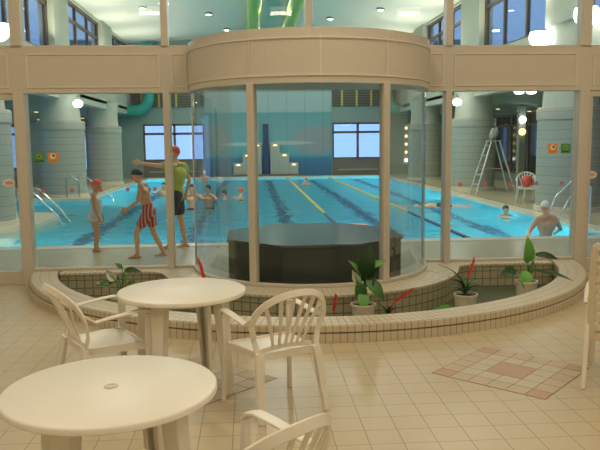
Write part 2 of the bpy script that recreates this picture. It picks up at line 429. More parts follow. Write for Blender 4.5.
# side doors
for i, (a, b) in enumerate(((-4.7, MX[0]-.065), (MX[4]+.065, 6.2))):
    bm = B(); y0, y1 = 8.95, 9.05
    box(bm, a, b, y0, y1, 0, ZS); box(bm, a, b, y0, y1, ZB-.075, ZB); box(bm, a, a+.07, y0, y1, ZS, ZB-.075); box(bm, b-.02, b, y0, y1, ZS, ZB-.075)
    d = struct('door_%d' % (i+1), bm, 'paint', bevel=.004)
    link('door_pane', pane(a+.07, b-.02, ZS, ZB-.075), 'glass', d)
    hx = a+.14 if i else b-.1
    bm = B(); tube(bm, [(a+.25, 8.93, .9), (a+.25, 8.90, .95), (a+.25, 8.90, 1.25), (a+.25, 8.93, 1.3)], .012); link('door_handle', bm, 'chrome', d, True)

# curved bay: bead, band, soffit, glass, ring
def halfring(bm, r0, r1, z0, z1, seg=48, a0=pi, a1=2*pi, c=(CX, 9.0)):
    lathe(bm, [(r0, z0), (r1, z0), (r1, z1), (r0, z1), (r0, z0)], (c[0], c[1], 0), seg, 0, a0, a1)
    return bm
bm = B(); halfring(bm, 1.38, 1.5, ZB, ZT); trim(bm, 'paint', 0).name
for zz in (ZB+.082, ZT-.107):
    bm = B(); halfring(bm, 1.495, 1.512, zz-.008, zz+.008); trim(bm, 'bead', 0)
bm = B()
for deg in (-88, -30, 0, 30, 88):
    a = -pi/2+R(deg); bm2 = bm
    halfring(bm, 1.495, 1.508, ZB+.07, ZT-.08, 1, a-.005, a+.005)
trim(bm, 'bead', 0)
bm = B(); lathe(bm, [(0.001, ZB+.03), (1.4, ZB+.03), (1.4, ZB+.07), (.001, ZB+.07)], (CX, 9.0, 0), 48, 0, pi, 2*pi); struct('ceiling_bay', bm, 'plaster')
bm = B(); lathe(bm, [(0.001, ZT-.05), (1.45, ZT-.05), (1.45, ZT-.01), (.001, ZT-.01)], (CX, 9.0, 0), 48, 0, pi, 2*pi); struct('ceiling_bay_top', bm, 'paint')
for a, b in ((-90, -30), (-30, 30), (30, 90)):
    bm = B(); halfring(bm, 1.462, 1.47, ZS+.02, ZB+.01, 20, -pi/2+R(a)+.02, -pi/2+R(b)-.02); window(bm, 'dglass', smooth=True)
for deg in (-30, 30):
    a = -pi/2+R(deg); c, s_ = cos(a), sin(a); bm = B()
    P = [(CX+c*r-s_*t, 9+s_*r+c*t) for r, t in ((1.42, -.042), (1.51, -.042), (1.51, .042), (1.42, .042))]
    prism(bm, P, ZS, ZB+.01); trim(bm)
for sx in (-1, 1):  # chrome strips added to give the sparkle of the glass edges
    bm = B(); box(bm, CX+sx*1.475-.012, CX+sx*1.475+.012, 8.96, 9.01, ZS, ZB); trim(bm, 'chrome')
bm = B(); halfring(bm, 1.44, 1.50, ZS-.002, ZS+.035); trim(bm)
bm = B(); prism(bm, [(CX+1.5*cos(pi+pi*i/40), 9.05+1.5*sin(pi+pi*i/40)) for i in range(41)], -.13, -.001); struct('floor_bay', bm, 'deck')

# ------------------------------------------------------------ planter bench
def loft(bm, rows, us, mi=None, vs=None):
    uvl = bm.loops.layers.uv.verify()
    V = [[bm.verts.new(p) for p in r] for r in rows]; m = len(rows[0])
    vl = [0]
    for j in range(1, m): vl.append(vl[-1] + (Vector(rows[len(rows)//2][j])-Vector(rows[len(rows)//2][j-1])).length)
    if vs: vl = vs
    for i in range(len(rows)-1):
        for j in range(m-1):
            f = bm.faces.new((V[i][j], V[i+1][j], V[i+1][j+1], V[i][j+1]))
            for lp, (ii, jj) in zip(f.loops, ((i, j), (i+1, j), (i+1, j+1), (i, j+1))): lp[uvl].uv = (us[ii], vl[jj])
            if mi: f.material_index = mi[j]
    for r in (V[0], V[-1]):
        try: bm.faces.new(r)
        except ValueError: pass
bench = empty('planter_bench', (CX, 5.95, 0), 0, 'curved low bench clad in small beige mosaic tiles around the sunken planter', 'bench')
def LB(p): return (p[0]-CX, p[1]-5.95, p[2])
NB = 90; YE = 8.945
def outer(r, t, cy=CY): am = math.acos((cy-YE)/r); a = am*t; return CX+r*sin(a), cy-r*cos(a)
def inner(t):
    r, cy = 3.255, 9.5; am = math.acos((cy-YE)/r); a = am*t; return CX+r*sin(a), cy-r*cos(a)
rows, us = [], []
for i in range(NB+1):
    t = -1+2*i/NB
    o = outer(3.57, t, 9.5); n_ = inner(t); o2 = outer(3.53, t, 9.5)
    rows.append([LB(p) for p in ((*o2, .09), (*o, .10), (*o, .156), (*outer(3.56, t, 9.5), .163), (*n_, .163), (*n_, .14), (*o2, .09))]); us.append(t*1.4*3.45)
bm = B(); loft(bm, rows, us, vs=[.01, .01, .09, .10, .40, .42, .5]); link('seat_top', bm, 'mosaic', bench)
rows = []
for i in range(NB+1):
    t = -1+2*i/NB
    o = outer(3.61, t); n_ = outer(3.48, t)
    rows.append([LB(p) for p in ((*n_, -.05), (*o, -.001), (*o, .080), (*outer(3.60, t), .088), (*n_, .090), (*n_, -.05))])
bm = B(); loft(bm, rows, us, vs=[.01, .01, .09, .10, .19, .2]); link('plinth', bm, 'mosaic', bench)
rows = []
for i in range(NB+1):
    t = -1+2*i/NB; n_ = inner(t); o2 = outer(3.5, t)
    n2 = (n_[0]+(CX-n_[0])*.002, n_[1])
    rows.append([LB(p) for p in ((*o2, .098), (*n2, .141), (*n2, -.125))])
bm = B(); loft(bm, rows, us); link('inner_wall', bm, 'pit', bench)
# ring in front of the curved glass and straight rim in front of the flat glass
ring = empty('planter_kerb', (CX, 7.1, 0), 0, 'low mosaic tiled kerb that follows the curved glass bay behind the planter', 'kerb')
def ringrow(a, r0, r1, prof): pass
def rimpath():
    P = []
    xl, xr = inner(-1)[0]+.06, inner(1)[0]-.06
    rr, fil = 1.88, .30
    yb = 8.76
    # left straight, fillet, ring, fillet, right straight
    dx = math.sqrt((rr+fil)**2-(9.0-(yb-fil))**2)
    ang = math.atan2((yb-fil)-9.0, -dx)     # centre of fillet seen from ring centre (left)
    P.append((xl, yb)); 
    for i in range(1, 8): P.append((lerp(xl, CX-dx, i/8), yb))
    fc = (CX-dx, yb-fil)
    a0, a1_ = pi/2, ang+pi
    a1_ = math.atan2(9.0-fc[1], CX-fc[0])
    for i in range(9): a = lerp(a0, a1_, i/8); P.append((fc[0]+fil*cos(a), fc[1]+fil*sin(a)))
    b0 = math.atan2(fc[1]-9.0, fc[0]-CX); b0 = b0 if b0 < 0 else b0-2*pi
    b1 = -pi-b0
    for i in range(1, 40): a = lerp(b0, b1, i/40); P.append((CX+rr*cos(a), 9.0+rr*sin(a)))
    Q = [(2*CX-x, y) for x, y in P[:17]][::-1]
    return P+Q
RP = rimpath()
def back(x, y):
    if abs(x-CX) >= 1.5: return (x, 8.95)
    d = Vector((x-CX, y-9.0)).normalized()*1.44
    return (CX+d.x, min(8.95, 9.0+d.y))
u = 0; us2 = [0]
for a, b in zip(RP, RP[1:]): u += math.dist(a, b); us2.append(u)
rows, rows2 = [], []
for x, y in RP:
    bk = back(x, y)
    f = lambda p: (p[0]-CX, p[1]-7.1, p[2])
    dirv = Vector((x-CX, y-9.0)).normalized()*.012 if abs(x-CX) < 1.9 else Vector((0, -.012))
    rows.append([f(p) for p in ((x+dirv.x, y+dirv.y, .135), (x+dirv.x, y+dirv.y, .165), (bk[0], bk[1], .165), (bk[0], bk[1], .13))])
    rows2.append([f(p) for p in ((x, y, -.13), (x, y, .137), (bk[0], bk[1], .137))])
bm = B(); loft(bm, rows, us2); link('rim_top', bm, 'mosaic', ring)
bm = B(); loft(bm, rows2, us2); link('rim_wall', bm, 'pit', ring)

# ------------------------------------------------------------ tables and chairs
def make_table(loc, label, hole):
    t = empty('round_table', loc, 0, label, 'table', 'round plastic tables')
    bm = B(); r = .452
    lathe(bm, [(.001, .705), (r-.05, .705), (r-.028, .70), (r-.028, .690), (r-.003, .690), (r, .693), (r, .713), (r-.004, .718), (r-.012, .7205), (.03, .7200), (.001, .7200)], seg=72)
    link('tabletop', bm, 'plastic', t, True)
    for o in (t,):
        pass
    for k in range(4):
        a = R(-24+90*k); dx, dy = cos(a), sin(a)
        bm = B()
        # tapered hollow L-shaped leg
        for z0, z1, s0, s1, q0, q1 in ((0, .70, .034, .050, .35, .30),):
            for (u0, u1, v0, v1) in ((-1, 1, -1, -.55), (-1, -.55, -.55, 1)):
                pass
            vs = []
            for z, s_, q in ((z0, s0, q0), (z1, s1, q1)):
                for u_, v_ in ((-1, -1), (1, -1), (1, 1), (.45, 1), (.45, -.45), (-.45, -.45), (-.45, 1), (-1, 1)):
                    # U-shaped section, open toward the middle
                    lx, ly = q - v_*s_*.8, u_*s_
                    vs.append(bm.verts.new((dx*lx - dy*ly, dy*lx + dx*ly, z)))
            n8 = 8
            for i in range(n8): bm.faces.new((vs[i], vs[(i+1) % n8], vs[n8+(i+1) % n8], vs[n8+i]))
            bm.faces.new(vs[:8]); bm.faces.new(vs[8:])
        link('leg', bm, 'plastic', t, bevel=.004)
    bm = B(); halfs = lathe(bm, [(.30, .70), (.33, .70), (.33, .655), (.325, .655), (.30, .70)], seg=48); link('apron', bm, 'plastic', t, True)
    if hole:
        bm = B(); lathe(bm, [(.001, .722), (.016, .722), (.018, .7245), (.028, .7245), (.030, .7215)], seg=24); c = link('hole_cap', bm, 'plasticb', t, True)
        c['label'] = 'small round plastic cap in the parasol hole'
    return t
make_table((-.615, 2.955, 0), 'large looking round cream plastic table nearest the camera, with a parasol hole cap', True)
make_table((-.503, 4.945, 0), 'round cream plastic table further back between the two garden chairs', False)

def make_chair(name, loc, rz, label, group, m='plastic'):
    """front is +Y"""
    t = empty(name, loc, rz, label, 'chair', group)
    # seat: slightly dished grid with rounded front
    bm = B(); nx, ny = 12, 12; V = {}
    for side in (0, 1):
        for i in range(nx+1):
            for j in range(ny+1):
                u, v = -1+2*i/nx, j/ny
                wd = lerp(.19, .235, v)
                x = u*wd; y = -.20+.42*v - .02*abs(u)**3*(1 if v > .5 else 0)
                z = .425 - .012*(1-u*u)*(1-(2*v-1)**2) - (.03*max(0, v-.8)/.2)**1 * (1 if v > .8 else 0)*.7
                V[side, i, j] = bm.verts.new((x, y, z - side*.010))
    for side in (0, 1):
        for i in range(nx):
            for j in range(ny):
                if 3 <= j <= 6 and i in (3, 8) and False: continue
                bm.faces.new([V[side, a, b] for a, b in ((i, j), (i+1, j), (i+1, j+1), (i, j+1))])
    rim = [(i, 0) for i in range(nx)]+[(nx, j) for j in range(ny)]+[(i, ny) for i in range(nx, 0, -1)]+[(0, j) for j in range(ny, 0, -1)]
    for k_ in range(len(rim)):
        a, b = rim[k_], rim[(k_+1) % len(rim)]
        bm.faces.new((V[0, a[0], a[1]], V[0, b[0], b[1]], V[1, b[0], b[1]], V[1, a[0], a[1]]))
    link('seat', bm, m, t, True)
    bm = B()
    for s in (-1, 1): sweepbar(bm, [(s*.19, -.20, .405), (s*.235, .20, .395)], .010, .045, (1, 0, 0))
    sweepbar(bm, [(-.235, .205, .395), (.235, .205, .395)], .010, .05, (0, 1, 0)); sweepbar(bm, [(-.19, -.20, .405), (.19, -.20, .405)], .010, .045, (0, 1, 0))
    link('seat_rail', bm, m, t)
    # back plane: leans back from y=-.19 at the seat to -.36 at the top
    def bp(x, h): return Vector((x, -.195-.19*h**1.15 + .12*(x/.26)**2*(.3+.5*h), .43+.415*h))
    # arch: from arm height round the top
    arch = []
    for i in range(25):
        a = pi*i/24
        arch.append(bp(.262*cos(a), .44+.53*sin(a)**.9))
    bm = B(); sweepbar(bm, arch, .040, .013, (0, 0, 1)) if False else None
    # hand made strip following arch: width in back plane
    rings = []
    for i, p in enumerate(arch):
        d = (arch[min(i+1, 24)]-arch[max(i-1, 0)]).normalized()
        nrm = Vector((0, -.93, .36)).normalized(); nrm = (nrm-d*nrm.dot(d)).normalized(); sd = d.cross(nrm)
        rings.append([bm.verts.new(p+sd*a*.022+nrm*b*.008) for a, b in ((1, 1), (-1, 1), (-1, -1), (1, -1))])
    for A, C in zip(rings, rings[1:]):
        for q in range(4): bm.faces.new((A[q], A[(q+1) % 4], C[(q+1) % 4], C[q]))
    bm.faces.new(rings[0]); bm.faces.new(rings[-1])
    link('back_frame', bm, m, t, True, .004)
    # lower back rail: curved bridge across the slat feet
    bm = B(); low = [bp(lerp(-.19, .19, i/12), .015+.06*(1-(abs(i/12*2-1))**2)) for i in range(13)]
    sweepbar(bm, low, .03, .012, (0, 0, 1)); link('back_rail', bm, m, t, False, .003)
    for i in range(6):
        u = -1+2*i/5
        x0, x1 = u*.105, u*.205
        top = .44+.53*math.sqrt(max(0, 1-(x1/.262)**2))**.9
        bm = B(); P = [bp(lerp(x0, x1, (k_/6)**1.2), lerp(.05, top, k_/6)) for k_ in range(7)]
        sweepbar(bm, P, [.020, .021, .023, .025, .027, .028, .026], .009, (1, 0, 0)); link('back_slat', bm, m, t, False, .002)
    for s in (-1, 1):
        e = bp(s*.262, .44)
        bm = B(); sweepbar(bm, [e+Vector((0, -.01, .05)), e+Vector((s*.006, .06, -.0)), (s*.268, -.06, .625), (s*.270, .06, .640), (s*.268, .17, .650), (s*.262, .215, .640), (s*.255, .232, .61)], [.035, .045, .05, .056, .056, .052, .045], .013, (1, 0, 0))
        link('armrest', bm, m, t, True, .004)
        bm = B(); sweepbar(bm, [(s*.255, .228, .615), (s*.250, .222, .42), (s*.262, .235, .0)], [.055, .056, .042], .028, (.3, 1, 0)); link('leg', bm, m, t, False, .005)
        bm = B(); sweepbar(bm, [(s*.205, -.205, .43), (s*.215, -.215, .38), (s*.24, -.285, .0)], [.062, .062, .044], .032, (1, .2, 0)); link('leg', bm, m, t, False, .005)
        bm = B(); sweepbar(bm, [bp(s*.262, .45), bp(s*.235, .2), (s*.215, -.20, .42)], [.04, .036, .04], .014, (1, 0, 0)); link('back_post', bm, m, t, False, .004)
    return t
make_chair('garden_chair', (.125, 4.56, 0), R(27), 'cream plastic garden chair right of the further table, back to the camera', 'cream garden chairs')
make_chair('garden_chair', (-1.03, 4.79, 0), R(-59), 'cream plastic garden chair left of the further table, facing it', 'cream garden chairs')
make_chair('garden_chair', (-.085, 2.47, 0), R(41), 'cream plastic garden chair cut off by the bottom edge of the photo', 'cream garden chairs')

# high-backed recliner at the right edge
rc = empty('reclining_chair', (2.743, 4.725, 0), R(-30), 'beige high-backed slatted plastic chair cut off by the right edge of the photo', 'chair')
for s in (-1, 1):
    bm = B(); sweepbar(bm, [(s*.29, -.20, .18), (s*.29, -.24, .60), (s*.285, -.30, .97), (s*.27, -.31, 1.03)], [.055, .055, .05, .04], .03, (1, 0, 0)); link('back_post', bm, 'plasticb', rc, False, .01)
    bm = B(); sweepbar(bm, [(s*.315, -.22, .60), (s*.32, -.12, .665), (s*.32, .1, .68), (s*.32, .27, .66), (s*.315, .30, .60)], .06, .022, (1, 0, 0)); link('armrest', bm, 'plastic', rc, True, .005)
    for y0, y1 in ((-.18, -.30), (.24, .30)):
        bm = B(); sweepbar(bm, [(s*.315, y0, .645), (s*.315, lerp(y0, y1, .5), .35), (s*.325, y1, 0)], .03, .045, (1, 0, 0)); link('leg', bm, 'plastic', rc, False, .005)
for k in range(9):
    z = .36+.072*k; y = -.205-.11*((z-.30)/.7)
    bm = B(); box(bm, -.27, .27, y-.010, y+.010, z-.022, z+.022); link('back_slat', bm, 'plasticb', rc, False, .006)
bm = B(); sweepbar(bm, [(-.28, -.31, 1.02), (0, -.32, 1.045), (.28, -.31, 1.02)], .05, .028, (0, 0, 1)); link('top_rail', bm, 'plasticb', rc, False, .008)
for k in range(6):
    y = -.16+.082*k
    bm = B(); box(bm, -.25, .25, y-.03, y+.03, .385, .402); link('seat_slat', bm, 'plasticb', rc, False, .005)
for s in (-1, 1):
    bm = B(); box(bm, s*.275-.02, s*.275+.02, -.22, .28, .36, .405); link('seat_rail', bm, 'plasticb', rc, False, .005)

# ------------------------------------------------------------ plants in the planter
def leafmesh(bm, base, tip, width, up=(0, 0, 1), bend=.1, fold=.15, n=8, shape=1.0):
    """a leaf blade with thickness, from base to tip bending along up"""
    base, tip = Vector(base), Vector(tip); d = tip-base; L = d.length; dn = d.normalized()
    upv = Vector(up); upv = (upv-dn*upv.dot(dn)); upv = upv.normalized() if upv.length > 1e-4 else dn.orthogonal().normalized()
    sd = dn.cross(upv); rows = []
    for i in range(n+1):
        t = i/n; c = base+d*t+upv*bend*L*sin(pi*t)
        wv = width*(sin(pi*min(1, t**.75*.97+.03))**shape)*.5+.0012
        rows.append([bm.verts.new(c+sd*wv+upv*fold*wv*2), bm.verts.new(c), bm.verts.new(c-sd*wv+upv*fold*wv*2), bm.verts.new(c-upv*.003)])
    for a, b in zip(rows, rows[1:]):
        for q in range(4): bm.faces.new((a[q], a[(q+1) % 4], b[(q+1) % 4], b[q]))
    bm.faces.new(rows[0]); bm.faces.new(rows[-1])
def pot(parent, r=.125, h=.24):
    bm = B(); lathe(bm, [(.001, 0), (r*.80, 0), (r*.97, h*.9), (r*1.03, h*.91), (r*1.03, h), (r*.92, h), (r*.90, h-.03), (.001, h-.03)], seg=36); link('pot', bm, 'pot', parent, True)
    bm = B(); lathe(bm, [(.001, h-.012), (r*.6, h-.014), (r*.9, h-.026)], seg=24); link('soil', bm, 'soil', parent, True)
def plant(name, loc, label, leaves, m_default='leaf', haspot=True, flowers=(), cat='plant', group=None, ph=.24, pr=.125):
    t = empty(name, loc, 0, label, cat, group)
    if haspot: pot(t, pr, ph)
    z0 = ph-.02 if haspot else .0
    for L in leaves:
        # stem top (x,y,z), tip (x,y,z), width, material
        st, tp, wd = L[0], L[1], L[2]; m = L[3] if len(L) > 3 else m_default; sh = L[4] if len(L) > 4 else 1
        bm = B()
        if st is not None:
            s0 = Vector((st[0]*.12, st[1]*.12, z0)); s1 = Vector(st); mid = (s0+s1)/2+Vector((0, 0, .03))
            tube(bm, [s0, mid, s1], .0045, 6)
            leafmesh(bm, s1, tp, wd, bend=.12, shape=sh, up=(0, -1, .6))
        else:
            leafmesh(bm, (0, 0, z0), tp, wd, bend=.18, shape=sh)
        link('leaf', bm, m, t, True)
    for fl in flowers:
        kind, st, tp, wd = fl[:4]
        bm = B(); s0 = Vector((0, 0, z0)); tube(bm, [s0, (s0+Vector(st))/2+Vector((.005, 0, .01)), Vector(st)], .005, 6); link('stem', bm, 'leafl' if kind == 'lily' else 'red' if kind == 'brom2' else 'leafd', t, True)
        bm = B()
        if kind == 'lily':
            leafmesh(bm, st, tp, wd, bend=-.15, fold=.4, up=(0, -1, .3)); link('flower', bm, 'spathe', t, True)
            bm = B(); a = Vector(st); b = Vector(tp); tube(bm, [a+Vector((0, -.012, 0)), lerp(a, b, .6)+Vector((0, -.014, 0))], .006, 6); link('spadix', bm, 'leafl', t, True)
        else:
            a, b = Vector(st), Vector(tp); d = b-a
            leafmesh(bm, a, b, wd, bend=.04, fold=.1, up=(0, -1, 0))
            for q in range(5):
                p = a+d*(q/6); sd = Vector((1 if q % 2 else -1, -.3, 0))*wd*.45
                leafmesh(bm, p, p+d*.35+sd, wd*.6, bend=.05, up=(0, -1, 0), n=4)
            link('flower', bm, 'red', t, True)
    return t
PZ = -.13
plant('peace_lily', (-1.43, 7.62, PZ), 'potted peace lily with a white bloom at the left end of the planter', [
    ((.04, 0, .52), (.24, -.05, .50), .07, 'leafd'), ((.02, 0, .54), (-.06, 0, .60), .05, 'leaf'), ((.03, 0, .40), (.10, -.02, .50), .04, 'leafl'),
    ((-.06, 0, .40), (-.26, -.03, .36), .06, 'leaf'), ((.06, .02, .36), (.16, .0, .40), .04, 'leaf'), ((-.02, 0, .42), (-.16, .02, .52), .04, 'leafd')],
    flowers=[('lily', (-.05, -.03, .42), (-.15, -.05, .52), .10), ('lily', (-.10, -.03, .36), (-.26, -.04, .40), .07)])
plant('peace_lily', (1.12, 6.95, PZ), 'tall leafy peace lily in a white pot in front of the black tub', [
    ((.01, 0, .52), (.06, -.06, .86), .17, 'leafd'), ((.03, -.02, .50), (.20, -.08, .28), .13, 'leaf'), ((.00, 0, .38), (-.02, -.10, .16), .12, 'leafl'),
    ((-.03, 0, .55), (-.16, -.05, .70), .05, 'leafl'), ((-.02, -.02, .30), (-.07, -.03, .50), .13, 'leaf'), ((.04, 0, .60), (.24, 0, .68), .07, 'leafl'),
    ((.02, .04, .45), (.12, .06, .72), .14, 'leafd'), ((.03, 0, .42), (.13, -.05, .52), .12, 'leafd')],
    flowers=[('lily', (-.05, -.04, .44), (-.12, -.06, .60), .08)])
tp2 = plant('peace_lily', (3.13, 7.70, PZ), 'peace lily with one tall upright leaf in the right-hand white pot', [
    ((.00, 0, .48), (-.02, -.04, .80), .13, 'leafl', .8), ((.08, 0, .58), (.36, -.02, .52), .08, 'leafd'), ((-.12, .02, .40), (-.34, -.03, .34), .12, 'leafd'),
    ((-.03, -.02, .40), (-.06, -.10, .20), .15, 'leafl'), ((.08, -.02, .40), (.42, -.28, .32), .05, 'leafd'), ((.02, .02, .35), (.10, .04, .50), .06, 'leaf')],
    flowers=[('lily', (.05, -.02, .50), (.08, -.03, .62), .05)], ph=.28)
leaves = []
for k in range(16):
    a = 2*pi*k/16+.2*random.random(); rr = random.uniform(.16, .30)
    leaves.append((None, (rr*cos(a), rr*sin(a)*.7, random.uniform(.28, .46)), .03, random.choice(['leaf', 'leafd', 'leaf']), .7))
leaves.append((None, (-.30, .02, .56), .035, 'leafd', .7)); leaves.append((None, (-.2, -.1, .42), .03, 'leafd', .7))
plant('bromeliad', (2.29, 7.28, PZ), 'bromeliad with narrow leaves and an upright red bloom in a white pot', leaves, flowers=[('brom', (.02, 0, .42), (.10, .02, .64), .03)], group='red bromeliads')
def brom(loc, label, st, tp, n=9, h=.22):
    lv = []
    for k in range(n):
        a = 2*pi*k/n; rr = random.uniform(.08, .14)
        lv.append((None, (rr*cos(a), rr*sin(a), random.uniform(.5, 1)*h), .035, random.choice(['leafd', 'leafd', 'leaf']), .8))
    return plant('bromeliad', loc, label, lv, haspot=False, flowers=[('brom2', st, tp, .032)], group='red bromeliads')
brom((1.40, 7.05, PZ), 'low bromeliad whose red bloom leans right, beside the tall lily', (.05, 0, .22), (.28, .02, .36))
brom((.80, 6.82, PZ), 'small bromeliad with a thin upright red bloom behind the right-hand chair', (.0, 0, .20), (.03, 0, .38), 7, .18)
brom((-.47, 6.95, PZ), 'bromeliad showing only a tall red bloom above the further table', (.02, 0, .40), (-.07, 0, .76), 7, .2)
for i, (x, y, lab) in enumerate(((2.02, 7.2, 'small bright green moss patch left of the bromeliad pot'), (2.86, 7.45, 'small bright green moss patch left of the right-hand lily pot'))):
    bm = B(); bmesh.ops.create_icosphere(bm, subdivisions=3, radius=1)
    for v in bm.verts: v.co = Vector((v.co.x*.14, v.co.y*.09, max(0, v.co.z)*.12*(1+.3*random.random())))
    o = link('moss_patch', bm, 'moss', None, True); o.location = (x, y, PZ); tag(o, lab, 'moss', 'moss patches')

# ------------------------------------------------------------ black octagonal tub inside the bay
tub = empty('octagonal_tub', (CX, 8.66, 0), 0, 'dark granite octagonal block standing inside the curved glass bay', 'tub')
def octo(r): return [(r*cos(pi/8+k*pi/4), r*sin(pi/8+k*pi/4)) for k in range(8)]
bm = B(); prism(bm, octo(1.145), 0, .56); link('body', bm, 'granite', tub, bevel=.008)
bm = B(); prism(bm, octo(1.165), .56, .60); link('top_slab', bm, 'granitet', tub, bevel=.008)
tub.location.y = 8.86; tub.location.x = CX+.015

# ------------------------------------------------------------ pool hall shell
PX0, PX1, PY0, PY1 = -9.0, 6.62, 12.25, 36.0
WZ = -.07
isl = [(-9.5, 13.5)] + [(-5.6, 13.5)] + [(-5.6+.85*sin(pi/2*i/10), 14.35-.85*cos(pi/2*i/10)) for i in range(1, 11)] + \
      [(-4.75, 17.4)] + [(-5.6+.85*cos(pi/2*i/10), 17.4+1.1*sin(pi/2*i/10)) for i in range(1, 11)] + [(-9.5, 18.5)]
bm = B(); box(bm, -10, 11.5, 9.07, PY0, -1.1, 0); struct('pool_deck', bm, 'deck')
bm = B(); box(bm, PX1, 11.5, PY0, 37, -1.1, 0); struct('pool_deck', bm, 'deck')
bm = B(); box(bm, -10, PX0, PY0, 22.8, -1.1, 0); box(bm, -10, -5.2, 22.8, 37, -1.1, 0); struct('pool_deck', bm, 'deck')
bm = B(); box(bm, -5.2, PX1, PY1, 37, -1.1, 0); struct('pool_deck', bm, 'deck')
bm = B(); prism(bm, isl, -1.1, .02); struct('pool_deck', bm, 'coping')
bm = B()
box(bm, PX0, PX1+.3, PY0-.32, PY0+.03, -.06, .012)
box(bm, PX1-.03, PX1+.35, PY0, PY1, -.06, .012)
box(bm, -5.25, PX1, PY1-.03, PY1+.3, -.06, .02)
box(bm, -5.5, -5.17, 22.8, PY1, -.06, .012); box(bm, PX0, -5.2, 22.77, 23.1, -.06, .05)
struct('pool_coping', bm, 'coping', bevel=.01)
bm = B(); box(bm, -10, 11, PY0-.1, PY1+.1, -1.2, -1.05)
# painted tile wall linings of the basin
box(bm, PX0, PX1, PY0, PY0+.015, -1.05, -.06); box(bm, PX0, PX1, PY1-.015, PY1, -1.05, -.06); box(bm, PX1-.015, PX1, PY0, PY1, -1.05, -.06)
box(bm, -5.2, -5.185, 22.8, PY1, -1.05, -.06); box(bm, PX0, -5.2, 22.785, 22.8, -1.05, -.06)
struct('pool_basin', bm, 'pool')
for i, x in enumerate((-3.45, -1.25, .85, 3.0, 5.2)):
    bm = B(); box(bm, x-.14, x+.14, 13.2, 35, -1.05, -1.045); box(bm, x-.4, x+.4, 34.7, 35, -1.05, -1.044)
    struct('pool_lane_line', bm, 'line')
bm = B()
for x in (-5.6,): box(bm, PX0, -4.8, 19.3, 19.6, -1.05, -1.044)
struct('pool_lane_line', bm, 'line')
wp = [(PX0, PY0), (PX1, PY0), (PX1, PY1), (-5.2, PY1), (-5.2, 22.8), (PX0, 22.8)]
bm = B(); bm.faces.new([bm.verts.new((x, y, WZ)) for x, y in wp])
o = struct('pool_water', bm, 'water'); tag(o, 'turquoise rippled water of the indoor pool', 'water', kind='stuff')

# columns
cols = [(-5.98, 15.8, 'leftmost pale banded column, cut by the left edge'), (-6.28, 24.0, 'pale banded column behind the child in the red cap'), (-6.42, 31.5, 'pale banded column behind the walking boy'),
        (7.85, 16.9, 'pale tiled column behind the orange and green signs on the right'), (7.9, 24.6, 'pale tiled column behind the stepladder'), (7.9, 31.5, 'most distant pale column right of the bay glass')]
def make_column():
    t = empty('column', (0, 0, 0), 0, '', 'column', 'columns along the pool')
    bm = B(); rr = .76
    lathe(bm, [(rr, .12), (rr, 2.22), (rr+.025, 2.24), (rr+.025, 2.48), (rr, 2.52), (.60, 2.53)], seg=32); link('shaft', bm, 'column', t, True)
    bm = B(); lathe(bm, [(rr+.04, 0), (rr+.04, .12), (rr-.01, .13)], seg=24); link('base', bm, 'coping', t)
    bm = B(); lathe(bm, [(.66, 2.53), (.62, 3.0), (.70, 3.55)], seg=32); link('neck', bm, 'plaster', t, True)
    return t
proto = make_column()
for i, (x, y, lab) in enumerate(cols):
    o = proto if i == 0 else copytree(proto)
    o.location = (x, y, 0); o['label'] = lab
# clerestory walls
ZC, ZSI, ZH = 3.25, 4.58, 6.8
def clere(X, s, name, pil, bays):
    bm = B(); t = .35
    x0, x1 = (X-t, X) if s < 0 else (X, X+t)
    box(bm, x0, x1, 9.07, 37, ZC, ZSI)
    for a, b in pil: box(bm, x0-.0 if s < 0 else x0-.12, x1+.12 if s < 0 else x1, a, b, ZSI, ZH)
    box(bm, x0, x1, 9.07, 37, 6.72, ZH)
    wl_ = struct(name, bm, 'plaster')
    fx = X-.12 if s < 0 else X+.12
    for a, b in bays:
        bm = B()
        f0, f1 = fx-.05, fx+.05
        box(bm, f0, f1, a, a+.18, ZSI, 6.72); box(bm, f0, f1, b-.18, b, ZSI, 6.72)
        box(bm, f0, f1, a, b, ZSI, ZSI+.07); box(bm, f0, f1, a, b, 6.62, 6.72); box(bm, f0, f1, a, b, 6.02, 6.12)
        n = 3
        for k_ in range(1, n): yy = lerp(a, b, k_/n); box(bm, f0, f1, yy-.05, yy+.05, ZSI, 6.72)
        global wi
        wo = struct('window_%d' % wi, bm, 'brown'); wi += 1
        bm = B(); box(bm, fx-.006, fx+.006, a+.1, b-.1, ZSI+.03, 6.7); link('pane', bm, 'skyglass', wo)
    return wl_
clere(-6.1, -1, 'wall_clerestory_left', [(15.2, 17.0), (22.7, 24.5), (30.1, 32.0), (9.07, 10)], [(10, 15.2), (17.0, 22.7), (24.5, 30.1), (32.0, 36.8)])
clere(7.7, 1, 'wall_clerestory_right', [(16.2, 17.9), (23.2, 25.2), (30.8, 32.5), (9.07, 10)], [(10, 16.2), (17.9, 23.2), (25.2, 30.8), (32.5, 36.8)])
bm = B()
cs = [(-6.45, 6.8), (-5.2, 6.84), (-3, 7.0), (.8, 7.08), (4.6, 7.0), (6.8, 6.84), (8.05, 6.8)]
rows = [[bm.verts.new((x, y, z+dz)) for x, z in cs] for y, dz in ((9.07, 0), (37, 0))]
for a, b in zip(range(6), range(1, 7)): bm.faces.new((rows[0][a], rows[0][b], rows[1][b], rows[1][a]))
g = bmesh.ops.extrude_face_region(bm, geom=bm.faces[:]); bmesh.ops.translate(bm, vec=(0, 0, .15), verts=[v for v in g['geom'] if isinstance(v, bmesh.types.BMVert)])
struct('ceiling_pool', bm, 'ceil')
